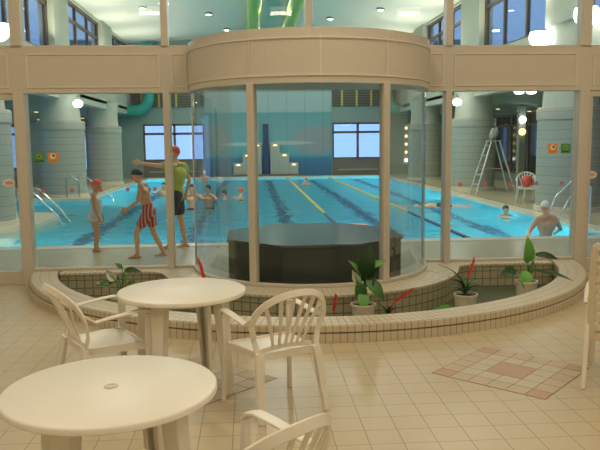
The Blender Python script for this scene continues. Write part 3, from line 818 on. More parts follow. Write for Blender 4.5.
for i, x in enumerate((.22, 1.70)):
    bm = B(); tube(bm, [(x, 12, 6.62), (x, 36.5, 6.62)], .26, 16); o = link('ceiling_duct', bm, 'green', None, True)
    tag(o, ('left' if i == 0 else 'right')+' one of two yellow-green ducts running under the pool ceiling', 'duct', 'yellow-green ceiling ducts')
# aisles
for X0, X1, z0, z1, nm in ((-10, -6.1, 2.75, 3.45, 'ceiling_aisle_left'), (7.7, 11, 3.45, 2.95, 'ceiling_aisle_right')):
    bm = B(); P = [(X0, z0), (X1, z1), (X1, z1+.12), (X0, z0+.12)]
    a = [bm.verts.new((x, 9.07, z)) for x, z in P]; b = [bm.verts.new((x, 37, z)) for x, z in P]
    for k_ in range(4): bm.faces.new((a[k_], a[(k_+1) % 4], b[(k_+1) % 4], b[k_]))
    bm.faces.new(a); bm.faces.new(b); struct(nm, bm, 'ceilt')
def wallx(name, X, t, holes, m, z1, y0=9.07, y1=37):
    bm = B(); ys = y0
    for a, b, c, d in holes:
        box(bm, X, X+t, ys, a, 0, z1); box(bm, X, X+t, a, b, 0, c); box(bm, X, X+t, a, b, d, z1); ys = b
    box(bm, X, X+t, ys, y1, 0, z1); return struct(name, bm, m)
wallx('wall_pool_left', -10, .2, [(13, 17.5, .7, 2.6), (20, 23.5, .7, 2.6), (26.5, 31.5, .7, 2.6)], 'hallwall', 2.85)
wallx('wall_pool_right', 11, .2, [(14, 20, .3, 2.85), (25.6, 31.2, .35, 2.85)], 'hallwall', 3.05)
def framex(X, a, b, c, d, m='skyglass', n=3, tr=None):
    global wi
    bm = B(); t = .05
    box(bm, X-t, X+t, a, b, c, c+.1); box(bm, X-t, X+t, a, b, d-.1, d); 
    for k_ in range(n+1): yy = lerp(a+.05, b-.05, k_/n); box(bm, X-t, X+t, yy-.05, yy+.05, c, d)
    if tr: box(bm, X-t, X+t, a, b, tr-.05, tr+.05)
    o = struct('window_%d' % wi, bm, 'brown'); wi += 1
    bm = B(); box(bm, X-.006, X+.006, a, b, c, d); link('pane', bm, m, o)
framex(-9.9, 13, 17.5, .7, 2.6); framex(-9.9, 20, 23.5, .7, 2.6); framex(-9.9, 26.5, 31.5, .7, 2.6, tr=2.2)
framex(11.1, 14, 20, .3, 2.85, 'darkglass', 3, 2.3); framex(11.1, 25.6, 31.2, .35, 2.85, 'darkglass', 3, 2.35)
# far wall
YF = 36.8
def wally(name, Y, t, xs, holes, m, z0, z1):
    bm = B(); x = xs[0]
    for a, b, c, d in holes:
        box(bm, x, a, Y, Y+t, z0, z1); box(bm, a, b, Y, Y+t, z0, c); box(bm, a, b, Y, Y+t, d, z1); x = b
    box(bm, x, xs[1], Y, Y+t, z0, z1); return struct(name, bm, m)
wally('wall_far', YF, .25, (-10, 11.2), [(-9.3, -8.0, .4, 2.6), (-5.5, -2.36, .85, 2.75), (4.3, 7.05, .85, 2.75), (8.42, 8.78, .5, 2.7), (10.86, 11.1, .5, 2.7)], 'hallwall', 0, 7.0)
def framey(Y, a, b, c, d, vx=(), tr=None, m='skyglass', mf='brown'):
    global wi
    bm = B(); t = .05
    box(bm, a, b, Y-t, Y+t, c, c+.09); box(bm, a, b, Y-t, Y+t, d-.09, d); box(bm, a, a+.09, Y-t, Y+t, c, d); box(bm, b-.09, b, Y-t, Y+t, c, d)
    for x in vx: box(bm, x-.06, x+.06, Y-t, Y+t, c, d)
    if tr: box(bm, a, b, Y-t, Y+t, tr-.06, tr+.06)
    o = struct('window_%d' % wi, bm, mf); wi += 1
    bm = B(); box(bm, a, b, Y-.006, Y+.006, c, d); link('pane', bm, m, o)
framey(YF+.1, -9.3, -8.0, .4, 2.6, (), 2.2); framey(YF+.1, -5.5, -2.36, .85, 2.75, (-3.9,), 2.25); framey(YF+.1, 4.3, 7.05, .85, 2.75, (5.65,), 2.25)
framey(YF+.1, 8.42, 8.78, .5, 2.7); framey(YF+.1, 10.86, 11.1, .5, 2.7)
bm = B(); box(bm, -2.30, 4.25, YF-.06, YF, .02, 4.35); struct('wall_mural', bm, 'mural')
for a, b in ((-5.5, -2.36), (4.3, 7.05)):
    bm = B(); box(bm, a, b, YF-.05, YF+.0, .02, .85); box(bm, a, b, YF-.09, YF, .80, .86); struct('trim_%d' % tn, bm, 'brownp'); tn += 1
    bm = B(); box(bm, a+.3, b-.3, YF-.10, YF-.05, .27, .33); struct('trim_%d' % tn, bm, 'stone'); tn += 1
for a, b, lab in ((-6.0, -2.36, 'dark ventilation grille above the left far window'), (4.3, 7.6, 'dark ventilation grille above the right far window')):
    t = empty('wall_grille', ((a+b)/2, YF-.07, 3.6), 0, lab, 'grille', 'grilles on the far wall'); h = (b-a)/2
    bm = B(); box(bm, -h, h, 0, .06, 0, .85); link('panel', bm, 'louvre', t)
    bm = B()
    for k_ in range(6): box(bm, -h, h, -.03, .0, .06+.13*k_, .10+.13*k_)
    link('slats', bm, 'brownp', t)
    bm = B()
    for k_ in range(4): xx = lerp(-h+.5, h-.5, k_/3); box(bm, xx-.05, xx+.05, -.045, -.03, 0, .85)
    link('bars', bm, 'yellowbar', t)
# teal ducts at the far corners
for sx, x, lab in ((-1, -5.05, 'fat teal duct that elbows left near the far left window'), (1, 7.05, 'fat teal duct near the far right window, seen through the bay')):
    P = [(x, 36.2, 6.7), (x, 36.2, 4.1)] + [(x+sx*(.7-.7*cos(pi/2*i/8)), 36.2, 4.1-.7*sin(pi/2*i/8)) for i in range(1, 9)] + [(x+sx*1.7, 36.2, 3.4)]
    bm = B(); tube(bm, P, .29, 16); o = link('wall_duct', bm, 'teal', None, True); tag(o, lab, 'duct', 'teal ducts')
# stepped lit monument with a slit window
t = empty('stepped_monument', (.80, 36.42, 0), 0, 'stepped pale stone block with six small lamps below the mural', 'monument')
bm = B(); box(bm, -1.75, 1.75, -.15, .32, 0, .12); link('plinth', bm, 'brownp', t)
for s in (-1, 1):
    for k_, (x0, x1, z) in enumerate(((.22, .72, 1.70), (.72, 1.20, 1.18), (1.20, 1.68, .70))):
        bm = B(); a, b = sorted((s*x0, s*x1)); box(bm, a, b, 0, .32, .12, z); st = link('step', bm, 'stone', t, bevel=.02)
        bm = B(); c = (a+b)/2
        lathe(bm, [(.001, .07), (.07, .05), (.11, 0), (.001, 0)], (c, -.04, z-.12), 16); link('lamp', bm, 'lampw', t, True)
        ld = bpy.data.lights.new('step_glow', 'POINT'); ld.energy = .5; ld.color = (1, .8, .45); ld.shadow_soft_size = .06
        lo = bpy.data.objects.new('step_glow', ld); COL.objects.link(lo); lo.location = (.8+c, 36.22, z+.02)
bm = B(); box(bm, -.14, .14, .02, .3, .25, 2.70); o = link('slit_window', bm, mat('dusk_blue_glass', (.015, .035, .10), .4), t)
# glowing globes in vertical rows stand in for lamp reflections in window reveals
for x, lab in ((8.2, 'column of five small globes standing for lamp reflections behind the bay'), (10.62, 'column of five small globes standing for lamp reflections beside the right mullion')):
    t = empty('reflection_strip', (x, YF, .5), 0, lab, 'wall light', 'lamp reflection strips on the far wall')
    bm = B(); box(bm, -.11, .11, -.06, 0, 0, 2.2); link('backplate', bm, 'stone', t)
    for k_ in range(5):
        bm = B(); bmesh.ops.create_uvsphere(bm, u_segments=12, v_segments=8, radius=.085); bmesh.ops.translate(bm, vec=(0, -.13, .25+.42*k_), verts=bm.verts[:]); link('globe', bm, 'lampw' if k_ else 'lamp', t, True)
# hall lamps
def walllamp(x, y, z, s, lab):
    t = empty('wall_lamp', (x, y, z), 0, lab, 'wall light', 'glowing wall lamps in the pool hall')
    bm = B(); bmesh.ops.create_uvsphere(bm, u_segments=24, v_segments=16, radius=.27)
    bmesh.ops.bisect_plane(bm, geom=bm.verts[:]+bm.edges[:]+bm.faces[:], plane_co=(0, 0, .13), plane_no=(0, 0, 1), clear_outer=True)
    link('shade', bm, 'lamp', t, True)
    bm = B(); box(bm, -.05 if s > 0 else -.4, .4 if s > 0 else .05, -.06, .06, -.05, .05); link('bracket', bm, 'stone', t)
walllamp(7.45, 17.9, 4.36, 1, 'bright half-dome lamp under the upper right window')
walllamp(7.40, 15.3, 4.48, 1, 'bright half-dome lamp cut by the right edge of the photo')
walllamp(-5.75, 17.0, 4.40, -1, 'bright half-dome lamp cut by the left edge of the photo')
def flood(x, y, z, lab, n=1):
    t = empty('flood_lamp', (x, y, z), 0, lab, 'lamp', 'flood lamps beside the columns')
    for k_ in range(n):
        bm = B(); c = (k_-(n-1)/2)*.34; lathe(bm, [(.001, -.13), (.10, -.11), (.15, -.04), (.15, .04), (.06, .12), (.001, .13)], (c, 0, 0), 20); link('lens', bm, 'lamp', t, True)
    bm = B(); box(bm, -.03-(n-1)*.17, .03+(n-1)*.17, -.03, .03, .1, .26); link('bracket', bm, 'alu', t)
flood(-5.50, 23.25, 3.06, 'bright white lamp high beside the left banded column')
flood(7.1, 23.9, 3.06, 'bright white lamp high beside the column with the stepladder')
flood(7.42, 18.7, 3.10, 'pair of bright white lamps just under the right band', 2)
def down(x, y, z, lab, r=.09, m='lampw'):
    t = empty('downlight', (x, y, z), 0, lab, 'downlight', 'small downlights')
    bm = B(); lathe(bm, [(r*1.25, .0), (r*1.25, .10), (.001, .10)], seg=20); link('ring', bm, 'stone', t, True)
    bm = B(); lathe(bm, [(.001, -.02), (r*.7, -.015), (r, .005), (.001, .01)], seg=20); link('lens', bm, m, t, True)
down(-8.1, 27.6, 3.0, 'highest of the three small warm downlights at the left'); down(-9.0, 31.0, 2.83, 'middle of the three small warm downlights at the left')
down(-9.5, 32.5, 2.74, 'lowest of the three small warm downlights at the left'); down(-8.0, 34.6, 3.01, 'small warm downlight right of the left banded column')
down(10.0, 28.0, 3.0, 'small warm downlight above the dark right windows'); down(10.9, 27.0, 2.86, 'lower warm downlight right of the dark windows'); down(10.6, 25.2, 2.9, 'warm downlight nearest the right tiled column')
for i, (x, y) in enumerate(((-1.6, 29.5), (3.5, 30.5), (-1.0, 33.5), (5.2, 28), (-4.0, 27.8))):
    z = 6.94 if abs(x-.8) < 3 else 6.86
    down(x, y, z, ['bright small downlight in the pool ceiling left of the green ducts', 'small downlight in the pool ceiling right of the green ducts', 'distant ceiling downlight just above the curved band', 'ceiling downlight near the top edge right of centre', 'ceiling downlight near the top left of the pool ceiling'][i], .12, 'lamp')
# post whose two globes stand in for lamp reflections in the dark windows
t = empty('reflection_post', (10.2, 26.0, 0), 0, 'pale post with two globes standing for lamp reflections in the dark windows', 'lamp')
bm = B(); box(bm, -.12, .12, -.12, .12, 0, 3.0); link('post', bm, 'stone', t)
for z in (2.05, 2.50):
    bm = B(); bmesh.ops.create_uvsphere(bm, u_segments=16, v_segments=10, radius=.13); bmesh.ops.translate(bm, vec=(-.05, -.24, z), verts=bm.verts[:]); link('globe', bm, 'lampw' if z < 2.2 else 'lamp', t, True)

# ------------------------------------------------------------ stickers and signs on the glass
YG = 8.9945
dots = [(-2.61, 1.18, 'left'), (-2.25, 1.18, 'left'), (-1.90, 1.18, 'left'), (-1.56, 1.18, 'left'), (-1.22, 1.18, 'left'), (2.73, 1.18, 'right'), (3.06, 1.18, 'right'), (3.41, 1.18, 'right'), (3.75, 1.18, 'right'), (4.10, 1.18, 'right')]
words = ['first', 'second', 'third', 'fourth', 'fifth']
for i, (x, z, sd) in enumerate(dots):
    bm = B(); lathe(bm, [(.001, 0), (.026, 0), (.026, .002), (.001, .002)], seg=20); bmesh.ops.rotate(bm, matrix=Matrix.Rotation(pi/2, 3, 'X'), verts=bm.verts[:])
    o = link('warning_dot', bm, 'pink'); o.location = (x, YG, z)
    tag(o, f'{words[i % 5]} pink warning dot from the left on the wide {sd} window', 'sticker', 'pink dots on the glass')
for x, lab in ((-3.02, 'oval pale sticker with pink print on the left door glass'), (4.50, 'oval pale sticker with pink print on the right door glass')):
    t = empty('oval_sticker', (x, YG, 1.285), 0, lab, 'sticker', 'oval door stickers')
    for nm, a, b, c, y, m in (('backing', .075, .05, 0, 0, 'signw'), ('print', .05, .022, .0, -.002, 'pinkp')):
        bm = B(); V = [(a*cos(2*pi*k_/24), b*sin(2*pi*k_/24)) for k_ in range(24)]
        prism(bm, V, 0, .002); bmesh.ops.rotate(bm, matrix=Matrix.Rotation(pi/2, 3, 'X'), verts=bm.verts[:]); bmesh.ops.translate(bm, vec=(0, y, 0), verts=bm.verts[:]); link(nm, bm, m, t)
def sign(x, z, kind, lab):
    t = empty('safety_sign', (x, YG, z), 0, lab, 'sign', 'safety signs on the glass')
    bm = B(); box(bm, -.066, .066, -.002, 0, -.062, .062); link('backing', bm, 'orange' if kind == 'o' else 'signg', t)
    def disc(cx, cz, r, m, y, nm):
        bm = B(); lathe(bm, [(.001, 0), (r, 0), (r, .001), (.001, .001)], seg=20); bmesh.ops.rotate(bm, matrix=Matrix.Rotation(pi/2, 3, 'X'), verts=bm.verts[:]); bmesh.ops.translate(bm, vec=(cx, y, cz), verts=bm.verts[:]); link(nm, bm, m, t)
    if kind == 'o': disc(0, .016, .036, 'signw', -.002, 'disc'); disc(.008, .022, .016, 'signd', -.003, 'symbol')
    else: disc(0, .014, .032, 'olive', -.002, 'disc'); disc(0, .014, .012, 'signd', -.003, 'symbol')
    bm = B(); box(bm, -.05, .05, -.003, -.002, -.05, -.036); link('caption_band', bm, 'signd' if kind == 'g' else 'olive', t)
sign(-2.63, 1.595, 'g', 'green square safety sign on the left window'); sign(-2.465, 1.595, 'o', 'orange square safety sign on the left window')
sign(3.96, 1.635, 'o', 'orange square safety sign on the right window'); sign(4.135, 1.635, 'g', 'green square safety sign on the right window')

# ------------------------------------------------------------ pool furniture
def rope(x, lab):
    t = empty('lane_rope', (x, 12.3, WZ), 0, lab, 'lane rope', 'lane ropes')
    for y0, y1, m, nm in ((.1, 5.2, 'ropeb', 'dark_floats'), (5.2, 23.5, 'ropey', 'yellow_floats')):
        bm = B(); y = y0
        while y < y1-.05:
            tube(bm, [(0, y, .02), (0, y+.03, .02), (0, y+.15, .02), (0, y+.18, .02)], [.02, .04, .04, .02], 8); y += .2
        o = link(nm, bm, m, t); o['kind'] = 'stuff'
    bm = B(); tube(bm, [(0, 0, .02), (0, 23.6, .02)], .008, 6); link('cable', bm, 'ropeb', t)
rope(1.85, 'yellow lane rope that ends behind the black tub'); rope(4.0, 'yellow lane rope crossing behind the right bay mullion')
# stepladder
t = empty('stepladder', (8.05, 22.9, 0), R(4), 'tall aluminium stepladder standing by the right side of the pool', 'ladder')
for s in (-1, 1):
    for y in (-.22, .22):
        bm = B(); tube(bm, [(s*.68, y*1.3, 0), (s*.14, y*.8, 1.72)], .028, 8); link('leg', bm, 'alu', t, True)
for k_ in range(5):
    z = .3+.32*k_; f = 1-z/1.72; x = -lerp(.14, .68, f); yy = lerp(.176, .286, f)
    bm = B(); box(bm, x-.05, x+.05, -yy, yy, z-.015, z+.015); link('rung', bm, 'alu', t)
bm = B(); box(bm, -.18, .18, -.22, .22, 1.71, 1.75); link('top_plate', bm, 'alu', t)
bm = B(); tube(bm, [(-.42, .24, .8), (.42, .24, .8)], .012, 6); link('brace', bm, 'alu', t)
bm = B(); bmesh.ops.create_icosphere(bm, subdivisions=3, radius=1)
for v in bm.verts: v.co = Vector((v.co.x*.15+.06*v.co.z, v.co.y*.12, v.co.z*.20+.03*sin(7*v.co.x)))
o = link('rolled_towel', bm, 'stone', None, True); o.location = (8.06, 22.9, 1.975); tag(o, 'pale bundled towel lying on top of the stepladder', 'towel')
c1 = make_chair('pool_chair', (7.72, 19.2, 0), R(160), 'white plastic armchair beside the right side of the pool', 'white pool chairs', 'white')
c2 = make_chair('pool_chair', (8.25, 19.7, 0), R(120), 'second white plastic armchair, half hidden behind the tiled column', 'white pool chairs', 'white')
bm = B(); bmesh.ops.create_uvsphere(bm, u_segments=20, v_segments=12, radius=1)
for v in bm.verts: v.co = Vector((v.co.x*.16, v.co.y*.12, v.co.z*.17+.17))
o = link('swim_bag', bm, 'redp', None, True); o.location = (7.75, 19.22, .43); tag(o, 'round red swim bag on the seat of the white poolside armchair', 'bag')
# handrails
def rail(name, pts, loc, lab, rz=0):
    t = empty(name, loc, rz, lab, 'handrail', 'chrome pool handrails')
    for k_, dy in enumerate((-.3, .3)):
        bm = B(); tube(bm, [(p[0], p[1]+dy, p[2]) for p in pts], .022, 10); link('rail', bm, 'chrome', t, True)
    return t
hp = [(0, 0, 0)] + [(0, 0, .45)] + [(.12-.12*cos(a), 0, .45+.3*sin(a)) for a in (pi/6, pi/3, pi/2)] + [(.5, 0, .7), (.95, 0, .25), (1.2, 0, -.1), (1.25, 0, -.6)]
rail('pool_handrail', hp, (-5.4, 20.6, 0), 'bent chrome handrail running down into the pool beside the left banded column', R(0)) if False else None
rail('pool_handrail', hp, (-5.5, 16.6, .02), 'chrome handrail on the rounded deck at the left edge', 0)
rail('pool_handrail', [(0, 0, 0), (0, 0, .7), (.15, 0, .8), (.7, 0, .45), (1.3, 0, .02), (1.35, 0, -.5)], (-5.75, 23.1, 0), 'sloping chrome handrail into the water behind the child in the red cap', R(-25))
rail('pool_handrail', [(0, 0, 0), (0, 0, .75), (-.12, 0, .85), (-.45, 0, .55), (-.7, 0, .0), (-.72, 0, -.5)], (7.15, 14.6, 0), 'chrome handrail into the pool in front of the right tiled column', 0)
def flt(loc, size, m, lab, rz=0, name='kickboard'):
    bm = B(); box(bm, -size[0]/2, size[0]/2, -size[1]/2, size[1]/2, 0, size[2]); o = link(name, bm, m, None, False, .02); o.location = loc; o.rotation_euler = (0, 0, rz); tag(o, lab, 'kickboard')
flt((2.28, 14.9, WZ-.01), (.42, .26, .06), 'pinkp', 'salmon coloured foam kickboard floating behind the black tub')

# ------------------------------------------------------------ people
def cap_(bm, a, b, ra, rb, seg=14):
    """tapered capsule"""
    a, b = Vector(a), Vector(b); d = b-a; L = d.length
    if L < 1e-5: d = Vector((0, 0, 1)); L = 1e-5
    d = d.normalized(); P, Rr = [], []
    for k_ in range(6): t_ = pi/2*(1-k_/5); P.append(a-d*ra*sin(t_)); Rr.append(max(ra*cos(t_), .0008))
    for k_ in range(6): t_ = pi/2*k_/5; P.append(b+d*rb*sin(t_)); Rr.append(max(rb*cos(t_), .0008))
    u_ = d.orthogonal().normalized(); v_ = d.cross(u_); rings = []
    for p, r in zip(P, Rr): rings.append([bm.verts.new(p+(u_*cos(2*pi*k_/seg)+v_*sin(2*pi*k_/seg))*r) for k_ in range(seg)])
    for A, C in zip(rings, rings[1:]):
        for k_ in range(seg): bm.faces.new((A[k_], A[(k_+1) % seg], C[(k_+1) % seg], C[k_]))
    bm.faces.new(rings[0][::-1]); bm.faces.new(rings[-1])
def ell_(bm, c, r, rot=None):
    res = bmesh.ops.create_uvsphere(bm, u_segments=20, v_segments=14, radius=1)
    for v in res['verts']:
        p = Vector((v.co.x*r[0], v.co.y*r[1], v.co.z*r[2]))
        if rot is not None: p = rot @ p
        v.co = p+Vector(c)
def remesh(name, bm, m, parent, vox=.008, smooth_it=4):
    bmesh.ops.recalc_face_normals(bm, faces=bm.faces[:])
    me = bpy.data.meshes.new('raw'); bm.to_mesh(me); bm.free()
    tmp = bpy.data.objects.new('raw', me); COL.objects.link(tmp)
    r = tmp.modifiers.new('r', 'REMESH'); r.mode = 'VOXEL'; r.voxel_size = vox
    s_ = tmp.modifiers.new('s', 'SMOOTH'); s_.iterations = smooth_it; s_.factor = .5
    dg = bpy.context.evaluated_depsgraph_get(); dg.update()
    out = bpy.data.meshes.new_from_object(tmp.evaluated_get(dg)); out.name = name
    bpy.data.objects.remove(tmp); bpy.data.meshes.remove(me)
    out.materials.clear(); out.materials.append(MT[m])
    for p in out.polygons: p.use_smooth = True
    o = bpy.data.objects.new(name, out); COL.objects.link(o); o.parent = parent
    return o
def hand(bm, wrist, d, thumb, h):
    """palm + five unequal fingers; d = direction, thumb = side the thumb leaves"""
    d = Vector(d).normalized(); th = Vector(thumb); th = (th-d*th.dot(d)).normalized(); nrm = d.cross(th); k = h/1.7
    w_ = Vector(wrist)
    for s_ in (-1, -.33, .33, 1):
        cap_(bm, w_+th*.010*s_*k, w_+d*.085*k+th*.028*s_*k, .015*k, .013*k, 8)
    for s_, L in ((1, .070), (.33, .080), (-.33, .075), (-1, .058)):
        a = w_+d*.09*k+th*.029*s_*k; b = a+d*L*.5*k+th*.004*s_*k+nrm*.006*k; c = b+d*L*.5*k+nrm*.020*k
        cap_(bm, a, b, .0095*k, .009*k, 8); cap_(bm, b, c, .009*k, .0075*k, 8)
    a = w_+d*.025*k+th*.022*k; b = a+d*.035*k+th*.03*k; c = b+d*.035*k+th*.008*k
    cap_(bm, a, b, .013*k, .011*k, 8); cap_(bm, b, c, .011*k, .009*k, 8)
def foot(bm, ankle, d, k):
    a = Vector(ankle); d = Vector(d); d.z = 0; d = d.normalized(); sd = Vector((-d.y, d.x, 0))
    g_ = Vector((a.x, a.y, a.z-.055*k))
    cap_(bm, g_-d*.045*k, g_+d*.10*k, .030*k, .026*k); cap_(bm, a, g_+d*.06*k, .034*k, .030*k)
    for s_ in (-1, -.5, 0, .5, 1): cap_(bm, g_+d*.09*k+sd*.028*s_*k+Vector((0, 0, -.008*k)), g_+d*(.16-.012*abs(s_-.6))*k+sd*.033*s_*k+Vector((0, 0, -.014*k)), .016*k, .011*k, 8)
def person(loc, rz, H, lab, P, skin='skin', cap=None, hair=None, clothes=(), female=False, vox=.008, legs=True, face=True, build=1.0, group=None):
    """front is +Y. P: joint positions as fractions of H (x right, y front, z up)."""
    t = empty('person', loc, rz, lab, 'person', group)
    J = {k_: Vector(v)*H for k_, v in P.items()}; k = H/1.7*build
    bm = B()
    # trunk
    cap_(bm, J['pelvis']+Vector((-.045, 0, 0))*k, J['pelvis']+Vector((.045, 0, 0))*k, .105*k, .105*k)
    cap_(bm, J['pelvis'], J['waist'], .110*k, .100*k); cap_(bm, J['waist'], J['chest'], .100*k, .118*k)
    cl = J['chest']
    ax = (J['shR']-J['shL']).normalized()
    cap_(bm, cl-ax*.055*k, cl+ax*.055*k, .105*k, .105*k)
    cap_(bm, J['neck'], J['shL'], .048*k, .052*k); cap_(bm, J['neck'], J['shR'], .048*k, .052*k)
    cap_(bm, cl-ax*.05*k, J['shL']+Vector((0, 0, -.03*k)), .09*k, .05*k); cap_(bm, cl+ax*.05*k, J['shR']+Vector((0, 0, -.03*k)), .09*k, .05*k)
    hd = J['head']; up = (hd-J['neck']).normalized(); fw = Vector(P.get('look', (0, 1, 0))).normalized(); fw = (fw-up*fw.dot(up)).normalized(); rt = fw.cross(up)
    hs = H/1.7*(1.0 if H > 1.5 else 1.12 if H > 1.3 else 1.25)
    cap_(bm, J['neck'], hd-up*.05*hs, .052*k, .048*k)
    rot = Matrix((rt, fw, up)).transposed()
    ell_(bm, hd+up*.02*hs-fw*.008*hs, (.076*hs, .094*hs, .098*hs), rot); ell_(bm, hd-up*.045*hs+fw*.022*hs, (.056*hs, .062*hs, .065*hs), rot)
    cap_(bm, hd+fw*.082*hs+up*.008*hs, hd+fw*.103*hs-up*.022*hs, .008*hs, .014*hs, 8)            # nose
    cap_(bm, hd+fw*.070*hs-up*.052*hs-rt*.016*hs, hd+fw*.070*hs-up*.052*hs+rt*.016*hs, .011*hs, .011*hs, 8)   # lips
    for s_ in (-1, 1): ell_(bm, hd+rt*.077*hs*s_-up*.008*hs, (.010*hs, .018*hs, .030*hs), rot)
    for s_, n_ in ((-1, 'L'), (1, 'R')):
        if 'el'+n_ in J:
            cap_(bm, J['sh'+n_], J['el'+n_], .050*k, .036*k); cap_(bm, J['el'+n_], J['wr'+n_], .037*k, .024*k)
            d = (J['wr'+n_]-J['el'+n_]).normalized()
            hand(bm, J['wr'+n_], d, P.get('th'+n_, (0, 1, 0)), H*build)
    if legs:
        for s_, n_ in ((-1, 'L'), (1, 'R')):
            hip = J['pelvis']+Vector((s_*.075, 0, -.02))*k
            cap_(bm, hip, J['kn'+n_], .088*k, .052*k); cap_(bm, J['kn'+n_], lerp(J['kn'+n_], J['an'+n_], .4), .050*k, .050*k); cap_(bm, lerp(J['kn'+n_], J['an'+n_], .35), J['an'+n_], .052*k, .032*k)
            foot(bm, J['an'+n_], P.get('ft'+n_, (0, 1, 0)), k)
    remesh('body', bm, skin, t, vox, 3)
    if face:
        bm = B()
        for s_ in (-1, 1): ell_(bm, hd+fw*.083*hs+rt*.028*hs*s_+up*.006*hs, (.010*hs, .006*hs, .007*hs), rot)
        link('eyes', bm, 'eye', t, True)
    if cap:
        bm = B(); ell_(bm, hd+up*.030*hs-fw*.012*hs, (.083*hs, .100*hs, .098*hs), rot)
        pl = hd+up*.034*hs+fw*.05*hs; nn = (up*.86+fw*.35).normalized()
        bmesh.ops.bisect_plane(bm, geom=bm.verts[:]+bm.edges[:]+bm.faces[:], plane_co=hd+up*.030*hs+fw*.02*hs, plane_no=(up*.85+(-fw)*.42).normalized()*-1, clear_outer=True)
        bmesh.ops.holes_fill(bm, edges=bm.edges[:])
        link('swim_cap', bm, cap, t, True)
    if hair:
        bm = B(); ell_(bm, hd+up*.028*hs-fw*.018*hs, (.084*hs, .098*hs, .100*hs), rot); 
        bmesh.ops.bisect_plane(bm, geom=bm.verts[:]+bm.edges[:]+bm.faces[:], plane_co=hd+up*.02*hs+fw*.03*hs, plane_no=(up*.7+(-fw)*.7).normalized()*-1, clear_outer=True)
        bmesh.ops.holes_fill(bm, edges=bm.edges[:]); link('hair', bm, hair, t, True)
    g = .010*k
    for kind, m in clothes:
        bm = B()
        if kind in ('swimsuit', 'shirt'):
            e = g if kind == 'swimsuit' else g*2.0
            cap_(bm, J['waist'], J['chest'], .100*k+e, .118*k+e); cap_(bm, cl-ax*.055*k, cl+ax*.055*k, .105*k+e, .105*k+e); cap_(bm, J['pelvis'], J['waist'], .110*k+e, .100*k+e)
            if kind == 'shirt':
                cap_(bm, cl-ax*.05*k, J['shL']+Vector((0, 0, -.03*k)), .09*k+e, .05*k+e); cap_(bm, cl+ax*.05*k, J['shR']+Vector((0, 0, -.03*k)), .09*k+e, .05*k+e)
                cap_(bm, J['shL']+ax*.06*k, J['shL'], .05*k+e, .050*k+e); cap_(bm, J['shR']-ax*.06*k, J['shR'], .05*k+e, .050*k+e)
                cap_(bm, J['shL'], lerp(J['shL'], J['elL'], .35), .052*k+e, .050*k+e); cap_(bm, J['shR'], lerp(J['shR'], J['elR'], .35), .052*k+e, .050*k+e)
            if kind == 'swimsuit':
                cap_(bm, J['pelvis']+Vector((-.045, 0, 0))*k, J['pelvis']+Vector((.045, 0, 0))*k, .105*k+e, .105*k+e)
                for s_ in (-1, 1): cap_(bm, cl+Vector((s_*.05*k, -.06*k, .08*k)), cl+Vector((s_*.05*k, .03*k, .13*k)), .02*k, .02*k)
        if kind == 'frill':
            for i_ in range(14):
                a_ = 2*pi*i_/14; cap_(bm, J['pelvis']+Vector((.09*cos(a_), .08*sin(a_), .06))*k, J['pelvis']+Vector((.155*cos(a_), .145*sin(a_), -.09))*k, .045*k, .03*k, 8)
        if kind in ('shorts', 'trunks'):
            e = g*1.6; fr = .62 if kind == 'shorts' else .55
            cap_(bm, J['pelvis']+Vector((-.045, 0, 0))*k, J['pelvis']+Vector((.045, 0, 0))*k, .105*k+e, .105*k+e); cap_(bm, J['pelvis'], lerp(J['pelvis'], J['waist'], .5), .11*k+e, .104*k+e)
            for s_, n_ in ((-1, 'L'), (1, 'R')):
                hip = J['pelvis']+Vector((s_*.075, 0, -.02))*k
                cap_(bm, hip, lerp(hip, J['kn'+n_], fr), .092*k+e, .078*k+e)
        nm = {'swimsuit': 'swimsuit', 'shirt': 'shirt', 'shorts': 'shorts', 'trunks': 'trunks', 'frill': 'skirt_frill'}[kind]
        remesh(nm, bm, m, t, vox, 5)
    return t
STAND = dict(pelvis=(0, 0, .52), waist=(0, .005, .61), chest=(0, .0, .72), neck=(0, .0, .83), head=(0, .015, .925),
             shL=(-.105, 0, .80), shR=(.105, 0, .80), elL=(-.125, -.01, .63), elR=(.125, -.01, .63), wrL=(-.125, .03, .49), wrR=(.125, .03, .49),
             knL=(-.05, .01, .28), knR=(.05, .01, .28), anL=(-.05, -.01, .05), anR=(.05, -.01, .05))
# child in red cap, profile facing right (+X)
P = dict(STAND); P.update(head=(0, .03, .905), neck=(0, 0, .80), shL=(-.095, 0, .775), shR=(.095, 0, .775), chest=(0, .01, .70), pelvis=(0, -.015, .49), waist=(0, .02, .59), elL=(-.11, .01, .62), wrL=(-.10, .05, .50), elR=(.11, .01, .62), wrR=(.10, .05, .50), look=(0, 1, .25))
person((-2.56, 11.66, 0), R(-90), 1.19, 'child in a red cap and white frilled swimsuit standing in profile by the pool', P, 'skind', 'capred', None, [('swimsuit', 'suitw'), ('frill', 'suitw')], build=1.05)
# boy walking left, stooping slightly
P = dict(STAND); P.update(pelvis=(0, 0, .50), waist=(0, .02, .59), chest=(0, .05, .70), neck=(0, .08, .80), head=(0, .115, .885), shL=(-.10, .05, .775), shR=(.10, .05, .775),
    knL=(-.04, .13, .28), anL=(-.04, .13, .05), knR=(.05, -.03, .27), anR=(.05, -.13, .055), elL=(-.13, .08, .62), wrL=(-.12, .19, .55), elR=(.13, .02, .61), wrR=(.12, .05, .47), look=(0, 1, -.3))
person((-1.58, 10.88, 0), R(84), 1.43, 'boy in a dark cap and red striped trunks striding left along the pool edge', P, 'skin', 'capdark', None, [('trunks', 'stripe')])
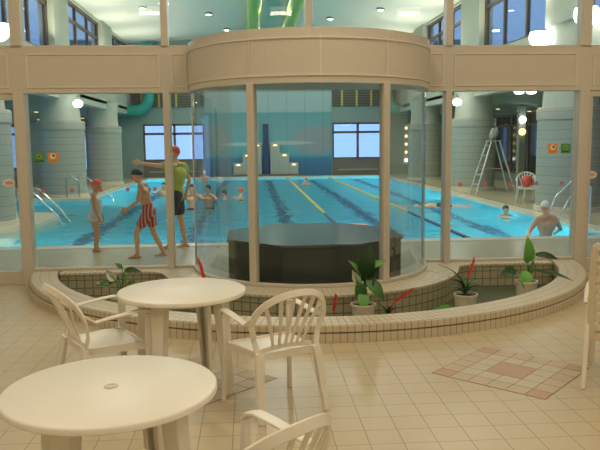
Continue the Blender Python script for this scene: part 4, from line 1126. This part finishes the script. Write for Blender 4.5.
# instructor, arm out to the left of the picture; faces the camera-left / pool
P = dict(STAND); P.update(chest=(0, -.02, .72), shL=(-.095, .02, .80), shR=(.095, -.05, .80), elL=(-.10, .17, .815), wrL=(-.09, .315, .835), thL=(0, 0, 1), elR=(.13, -.10, .66), wrR=(.15, -.06, .54), look=(0, 1, -.15), knL=(-.05, .06, .28), anL=(-.05, .07, .05), knR=(.05, -.02, .28), anR=(.05, -.06, .05))
person((-1.24, 11.78, 0), R(82), 1.72, 'adult in a red cap, yellow shirt and dark shorts pointing left beside the pool', P, 'skin', 'capred', None, [('shirt', 'yellow'), ('shorts', 'shorts')], build=.95)
# man leaning at the pool edge, back to the camera
P = dict(STAND); P.update(elL=(-.19, .0, .69), wrL=(-.26, -.09, .655), elR=(.20, .03, .68), wrR=(.22, .15, .62), head=(0, .03, .93), look=(-.35, 1, -.1))
person((5.50, 12.68, -1.05), R(8), 1.66, 'bare-backed man in a white cap standing in the water at the right pool edge', P, 'skin', 'capwhite', None, [('trunks', 'shorts')], build=1.15, vox=.010)
def swimmer(x, y, z, lab, cap=None, hair=None, H=1.3, rz=pi, skin='skin'):
    P = dict(STAND); P.update(elL=(-.20, .04, .74), wrL=(-.26, .14, .76), elR=(.20, .04, .74), wrR=(.26, .14, .76))
    return person((x, y, z), rz, H, lab, P, skin, cap, hair, [('trunks', 'shorts')], vox=.014, face=False, group='bathers in the pool')
swimmer(-1.66, 19.8, -1.04, 'left one of two bare-chested bathers standing in the water beside the instructor', hair='hair', H=1.66)
swimmer(-1.22, 20.1, -1.04, 'right one of two bare-chested bathers standing close behind the bay glass edge', hair='hair', H=1.62, rz=2.6)
swimmer(-3.10, 25.2, -1.04, 'bather with dark wet hair in the water between the boy and the instructor', hair='hair', H=1.42)
swimmer(-3.62, 25.0, -1.04, 'bather whose head just shows beside the walking boy', hair='hair', H=1.24, rz=2)
swimmer(-2.2, 33.5, -1.04, 'far bather at the end of the pool right of the bay edge', cap='capwhite', H=1.50)
swimmer(-.33, 22.8, -1.04, 'bather in a red cap in the middle lane', cap='capred', H=1.34, rz=1.5)
swimmer(-.86, 22.9, -1.04, 'bather just left of the red-capped one in the middle lane', hair='hair', H=1.26, rz=1.5)
swimmer(6.10, 16.4, -1.04, 'child whose dark red cap just shows at the right pool edge', cap='capdark', H=1.22)
swimmer(2.37, 30.2, -1.04, 'very distant bather in a red cap left of the far window', cap='capred', H=1.24)
# front crawl swimmer, lying on the water
P = dict(STAND); P.update(elL=(-.13, .02, .98), wrL=(-.10, .0, 1.12), elR=(.16, -.02, .66), wrR=(.13, .0, .52), look=(0, 1, .3))
o = person((5.2, 19.0, -.16), 0, 1.6, 'swimmer in a white cap doing the crawl behind the right bay glass', P, 'skin', 'capwhite', None, [('trunks', 'shorts')], vox=.014, face=False, group='bathers in the pool')
o.rotation_euler = (R(-90), R(0), R(82)); o.location = (6.12, 19.1, -.08)
# beach ball near the far bathers
bm = B(); bmesh.ops.create_uvsphere(bm, u_segments=20, v_segments=12, radius=.16)
o = link('beach_ball', bm, 'white', None, True); o.location = (-1.45, 33.2, .02); tag(o, 'small pale ball on the water beside the far bather', 'ball')
